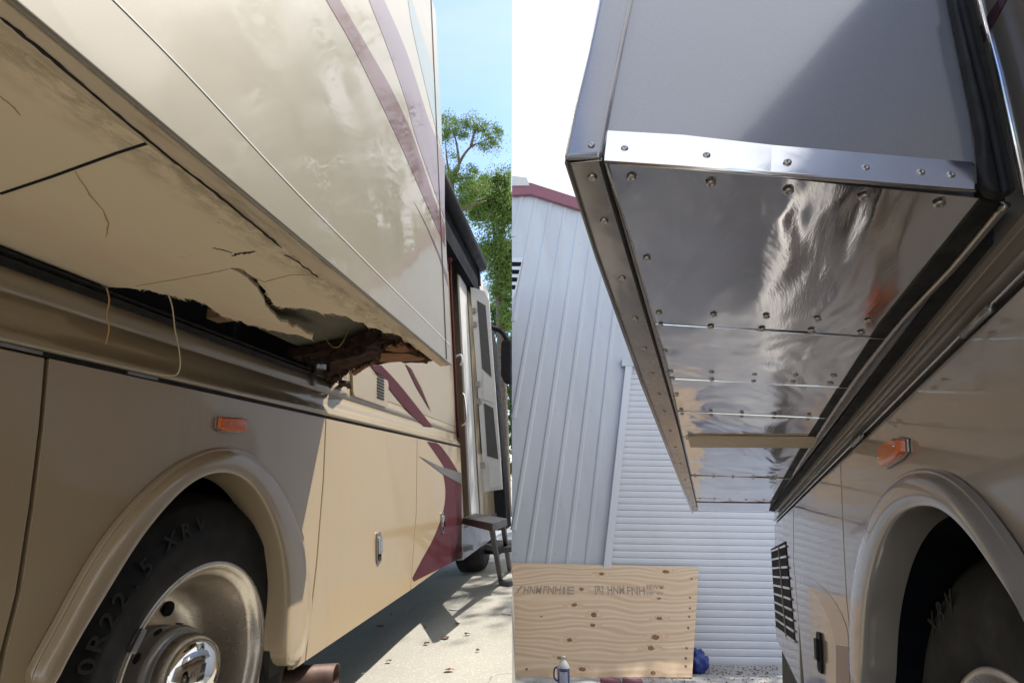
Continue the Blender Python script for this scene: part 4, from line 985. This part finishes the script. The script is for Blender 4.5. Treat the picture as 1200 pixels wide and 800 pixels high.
for v in cuts[3:]:
    for k in range(5):
        for dv in (-.006, .006):
            if 0 < v+dv < 1: rivet(qpt(.07+.2*k, v+dv)+Vector((0, 0, -.003)), s_=1.0)
# outer trim rail running back from the near corner
def band(name, A, B, thick, mat, bevel=.002, par=None, zoff=0):
    bm = NB(); pts = [RZ(a, b, ZR+zoff) for a, b in A]+[RZ(a, b, ZR+zoff) for a, b in B[::-1]]; prism(bm, pts, (0, 0, thick)); return obj(name, bm, mat, par or sl2, bevel=bevel)
band('outer_rail', [(664, 192), (699, 300), (752, 447), (812, 600)], [(706, 188), (728, 250), (781, 425), (818.5, 598)], .012, M['trimsteel'], zoff=-.009)
band('rail_lip', [(661, 191), (697, 302), (750, 449), (811, 602)], [(666, 191), (701, 301), (754, 448), (812.5, 600)], .03, M['brownwedge'], zoff=-.014)
bm = NB(); tube(bm, spline([RZ(a, b, ZR-.010) for a, b in [(705, 190), (714, 222), (737, 300), (757, 368), (781, 450), (800, 520), (817, 594)]], 5), .004, 6); obj('sealant_bead', bm, M['rubber'], sl2, smooth=True)
for (x, y) in [(694, 208), (708, 259), (729, 326), (744, 373), (755, 408), (764, 438), (772, 462), (778, 482), (785, 505), (791, 524), (797, 543), (803, 562)]: rivet(RZ(x, y, ZR-.0095))
# near end panel, its steel strip, corner post
EA = Vector((i_nl.x, i_nl.y, 0)); EB = Vector((i_nr.x, i_nr.y, 0)); ed_ = (EB-EA).normalized(); EN = Vector((ed_.y, -ed_.x, 0))
def EP(x, y, d=0): return RP(x, y, Vector((i_nl.x, i_nl.y, ZR))+EN*d, EN)
bm = NB(); prism(bm, [EP(a, b, .002) for a, b in [(711, 160), (741, 0), (760, -130), (1100, -130), (1117, 0), (1143, 192)]], -EN*.02); obj('end_panel', bm, M['greypanel'], sl2)
bm = NB(); tp_ = [(712, 153), (800, 158), (905, 170), (1010, 179), (1140, 190)]; bt_ = [(708, 188), (798, 194), (903, 203), (1008, 211), (1142, 222)]
T_ = [bm.verts.new(EP(a, b, .003)) for a, b in tp_]; B_ = [bm.verts.new(EP(a, b, .016+.003*math.sin(i*2.3))) for i, (a, b) in enumerate(bt_)]; K_ = [bm.verts.new(EP(a, b, -.002)) for a, b in bt_]
for i in range(4): bm.faces.new((T_[i], T_[i+1], B_[i+1], B_[i])); bm.faces.new((B_[i], B_[i+1], K_[i+1], K_[i]))
obj('steel_strip', bm, M['steelb'], sl2)
bm = NB(); tube(bm, [EP(708, 188.5, .012), EP(1142, 222.5, .012)], .0035, 8); obj('bent_edge', bm, M['steelb'], sl2, smooth=True)
for (x, y) in [(732, 174), (828, 182), (923, 190), (1014, 197), (1079, 202), (1114, 205)]: rivet(EP(x, y, .011), tuple(EN), .75)
# corner post (rounded extrusion)
bm = NB(); prism(bm, [EP(a, b, .002) for a, b in [(661, 191), (671, 140), (688, 70), (703, 0), (728, -130), (762, -130), (742, 0), (727, 70), (712, 152), (706, 189)]], EN*.012); obj('corner_post', bm, M['trimsteel2'] if 'trimsteel2' in M else M['greypanel'], sl2, bevel=.006)
bm = NB(); prism(bm, [EP(a, b, .0145) for a, b in [(699, 186), (706, 150), (722, 75), (737, 0), (758, -130), (760, -130), (739.5, 0), (724, 75), (708, 150), (701, 187)]], EN*.004); obj('post_rib', bm, M['trimsteel'], sl2)
rivet(EP(693, 170, .0145), tuple(EN), .7)
# black bulb seal up the side of the slide
bm = NB(); prism(bm, [EP(a, b, .003) for a, b in [(1143, 222), (1140, 165), (1107, 0), (1085, -130), (1110, -130), (1131, 0), (1160, 130), (1181, 232), (1165, 236), (1150, 232)]], EN*.016); obj('bulb_seal', bm, M['rubber'], sl2, bevel=.007)
bm = NB(); prism(bm, [EP(a, b, .020) for a, b in [(1120, 0), (1128, 0), (1160, 130), (1180, 228), (1172, 230), (1152, 130)]], EN*.008); obj('bulb_seal', bm, M['black'], sl2, bevel=.003)
# seal along the inner edge of the underside
bm = NB(); prism(bm, [RZ(a, b, ZR-.004) for a, b in [(1148, 234), (1181, 241), (1050, 382), (958, 512), (902, 599), (896, 599), (945, 512), (1028, 382)]], (0, 0, .03)); obj('bottom_seal', bm, M['rubber'], sl2, bevel=.004)
bm = NB(); tube(bm, spline([RZ(a, b, ZR-.006) for a, b in [(1178, 240), (1115, 315), (1050, 385), (985, 470), (930, 555)]], 6), .006, 8); obj('wiper_strip', bm, M['trimsteel'], sl2, smooth=True)
# pale strip across the steel, standing in for the plywood's reflection
bt = [(806, 512), (958, 514), (953, 525), (809, 524)]
bm = NB(); prism(bm, [RZ(a, b, ZR-.012) for a, b in bt], (0, 0, .008)); M['reflstrip'] = simple('pale_reflection', (.60, .48, .34), .6, var=.08); obj('reflection_strip', bm, M['reflstrip'], sl2)
# far end down-turned flange
a_, b_ = c_fl, c_fr; bm = NB(); prism(bm, [RZ(811, 588, ZR-.003), RZ(903, 589, ZR-.003), RZ(901, 598, ZR-.003), RZ(812, 597, ZR-.003)], (0, 0, -.004)); obj('end_flange', bm, M['steelb'], sl2)

# --- body side beneath: stepped rails, door gap, doors
XB = SX; YE = 4.22
def zr(px, py, x=XB): return RX(px, py, x).z
z_trim = zr(1155, 300); z_slot = zr(1200, 324)
bm = NB()
sweep(bm, [(XB+.06, ZR+.03), (XB-.004, ZR+.012), (XB-.004, ZR-.008), (XB+.004, ZR-.010), (XB+.004, ZR-.020), (XB-.002, ZR-.022), (XB-.002, ZR-.048), (XB-.010, ZR-.054), (XB-.012, ZR-.062), (XB+.03, ZR-.066)], -1.0, YE)
rb = obj('body_rail', bm, M['beige_r'], m2)
zs = z_slot
bm = NB(); sweep(bm, [(XB+.05, zs+.012), (XB+.012, zs+.01), (XB+.012, zs-.006), (XB+.05, zs-.008)], -1.0, YE-.01); obj('slot_gasket', bm, M['rubber'], m2)
bm = NB(); tube(bm, [(XB-.001, -1, zs+.004), (XB-.001, YE-.02, zs+.004)], .0022, 6); obj('slot_edge', bm, M['steelb'], m2)
for (x0, y0, x1, y1) in ((1130, 395, 1162, 362), (1000, 526, 1012, 514)):
    a = RX(x0, y0, XB-.001); b = RX(x1, y1, XB-.001); bm = NB(); tube(bm, [(XB-.001, a.y, zs), (XB-.001, b.y, zs)], .007, 10); obj('hinge', bm, M['greymetal'], m2, smooth=True)
# doors
ZT2 = zs-.010; ZB2 = EYE-.57
def onR(x, y): p = RX(x, y, XB); return (p.y, p.z)
s1 = [(onR(985, 545)[0], ZT2), onR(989, 640), onR(992, 700), (onR(1002, 800)[0], onR(1002, 800)[1]), (onR(1002, 800)[0], ZB2)]
s2 = [(onR(930, 600)[0], ZT2), onR(930, 655), onR(936, 730), (onR(946, 800)[0], ZB2)]
outR = [(1003, 720), (1004, 690), (1010, 655), (1018, 625), (1030, 595), (1045, 570), (1064, 553), (1085, 547), (1108, 550), (1130, 562), (1152, 582), (1175, 610), (1200, 645), (1225, 690)]
inR = [(1010, 760), (1012, 720), (1017, 685), (1025, 650), (1036, 622), (1050, 602), (1068, 593), (1088, 592), (1108, 600), (1128, 618), (1150, 645), (1172, 678), (1198, 716), (1222, 760)]
outR = [(1002, 800)]+outR+[(1262, 780)]; inR = [(1008, 830)]+inR+[(1262, 850)]
def pan2(name, pts, mat, x=XB, t=.02): bm = NB(); prism(bm, [(x, y, z) for y, z in pts], (t, 0, 0)); return obj(name, bm, mat, m2, bevel=.003)
e0 = pan2('compartment_door', [(s2[0][0]+g*2, ZT2), (YE, ZT2), (YE, onR(910, 749)[1]), onR(911, 751), onR(934, 799), (s2[2][0]+g*2, ZB2)]+[(y+g*2, z) for y, z in s2[1:3][::-1]], M['tan_r'])
e1 = pan2('compartment_door', [(s1[0][0]+g, ZT2), (s2[0][0]-g*2, ZT2)]+[(y-g*2, z) for y, z in s2[1:]]+[(y+g, z) for y, z in s1[::-1][:-1]], M['tan_r'])
ro = [onR(a, b) for a, b in outR]; cy_ = 1.25
ro2 = [(y+(cy_-y)*.1, z-(z-(EYE-.35))*.08) for y, z in ro]
e2 = pan2('wheel_arch_panel', [(-1, ZT2), (s1[0][0]-g, ZT2)]+[(y-g, z) for y, z in s1[1:4]]+[(ro2[0][0]+.02, ZB2)]+ro2+[(ro2[-1][0]-.02, ZB2), (-1, ZB2)], M['tan_r'])
bm = NB(); box(bm, (XB+.022, s1[0][0]-.1, ZB2+.02), (XB+.05, YE-.12, ZT2+.02)); obj('door_frame', bm, M['rubber'], m2)
flare(m2, outR, inR, RX, XB, .035, M['beige_r'], inset=.035)
yl, zl = onR(1018, 690); yc2 = 1.27
cR = (1.27, EYE-.40)
well(m2, (cR[0], cR[1]+.05), .56, XB+.02, .62, -1)
wheel(m2, 1.235, .60, XB+.085, .50, -1, txt=[('XRV', math.radians(58), math.radians(8.5), .50*.76, .058)])
bm = NB(); box(bm, (XB+.62, -1.2, EYE-.6), (XB+.9, YE-.2, EYE+.45)); obj('dark_filler', bm, M['dark'], m2)  # unseen dark filler block added inside the body
# upper wall beyond the seal, with moulding
UPp = Vector((XB, 0, 0))
bm = NB(); box(bm, (XB-.028, .80, ZR+.0005), (XB+.03, YE-.01, ZR+.05)); obj('opening_seal', bm, M['rubber'], m2)
bm = NB(); box(bm, (XB-.002, -1.0, ZR+.012), (XB+.04, .90, EYE+1.15)); uw = obj('upper_wall', bm, M['beige_r'], m2)
a = RX(1148, 0, XB-.002); b = RX(1200, 195, XB-.002)
bm = NB(); tube(bm, [RX(1142, -25, XB-.003), RX(1172, 90, XB-.003), RX(1202, 228, XB-.003)], .004, 8); obj('moulding', bm, M['steelb'], m2, smooth=True)
decal('stripe', [(1170, 0), (1180, 0), (1152, 52), (1142, 55), (1143, 40)], RX, XB-.002, -1, M['plum'], m2)
# vent grille, latch, lamp, mud flap, stripe
bm = NB(); gp = [(904, 643), (921, 634), (932, 752), (910, 736)]
prism(bm, [RX(a, b, XB) for a, b in gp], (-.004, 0, 0)); vg = obj('vent_grille', bm, M['dark'], m2)
for k in range(10):
    t = k/9; yl_ = 645+t*88; yr_ = 637+t*112; xl_ = 904+t*5.5; xr2 = 921+t*11
    bm = NB(); A = RX(xl_, yl_, XB-.005); B = RX(xr2, yr_+1, XB-.005); prism(bm, [A, B, B+Vector((0, 0, -.012)), A+Vector((0, 0, -.012))], (-.006, 0, 0)); obj('vent_slat', bm, M['tan_r'], vg)
bm = NB(); A = RX(912, 640, XB-.012); B = RX(921, 745, XB-.012); tube(bm, [A, B], .004, 6); obj('vent_bar', bm, M['tan_r'], vg)
LB = latch(962, 764, .05, .068, e1, None, XB, RX); LB.data.materials[0] = M['black']; LB.children[0].data.materials[0] = M['black']
marker(m2, [(1038, 523), (1058, 513), (1065, 515), (1066, 530), (1060, 537), (1042, 548), (1038, 544)], RX, XB, -1)
M['swoosh'] = paint('faded_brown_stripe', (.17, .12, .115), metal=.3, dust=.04)
decal('stripe', curve([(932, 673), (955, 680), (978, 704), (992, 734), (994.5, 756)])+curve([(979.5, 754), (970, 722), (955, 695), (933, 676)]), RX, XB, -1, M['swoosh'], e1)
decal('stripe', curve([(994.5, 757), (995.5, 772), (996, 800), (996, 830)])+curve([(980, 830), (980, 800), (980, 770), (979.5, 755)]), RX, XB, -1, M['plum'], e1)
bm = NB(); prism(bm, [(XB+.03, YE-.02, EYE-.1), (XB+.03, 3.0, EYE-.1), (XB+.03, 3.0, EYE-.6), (XB+.03, YE-.02, EYE-.6)], (.01, 0, 0)); obj('mud_flap', bm, M['rubber'], m2)
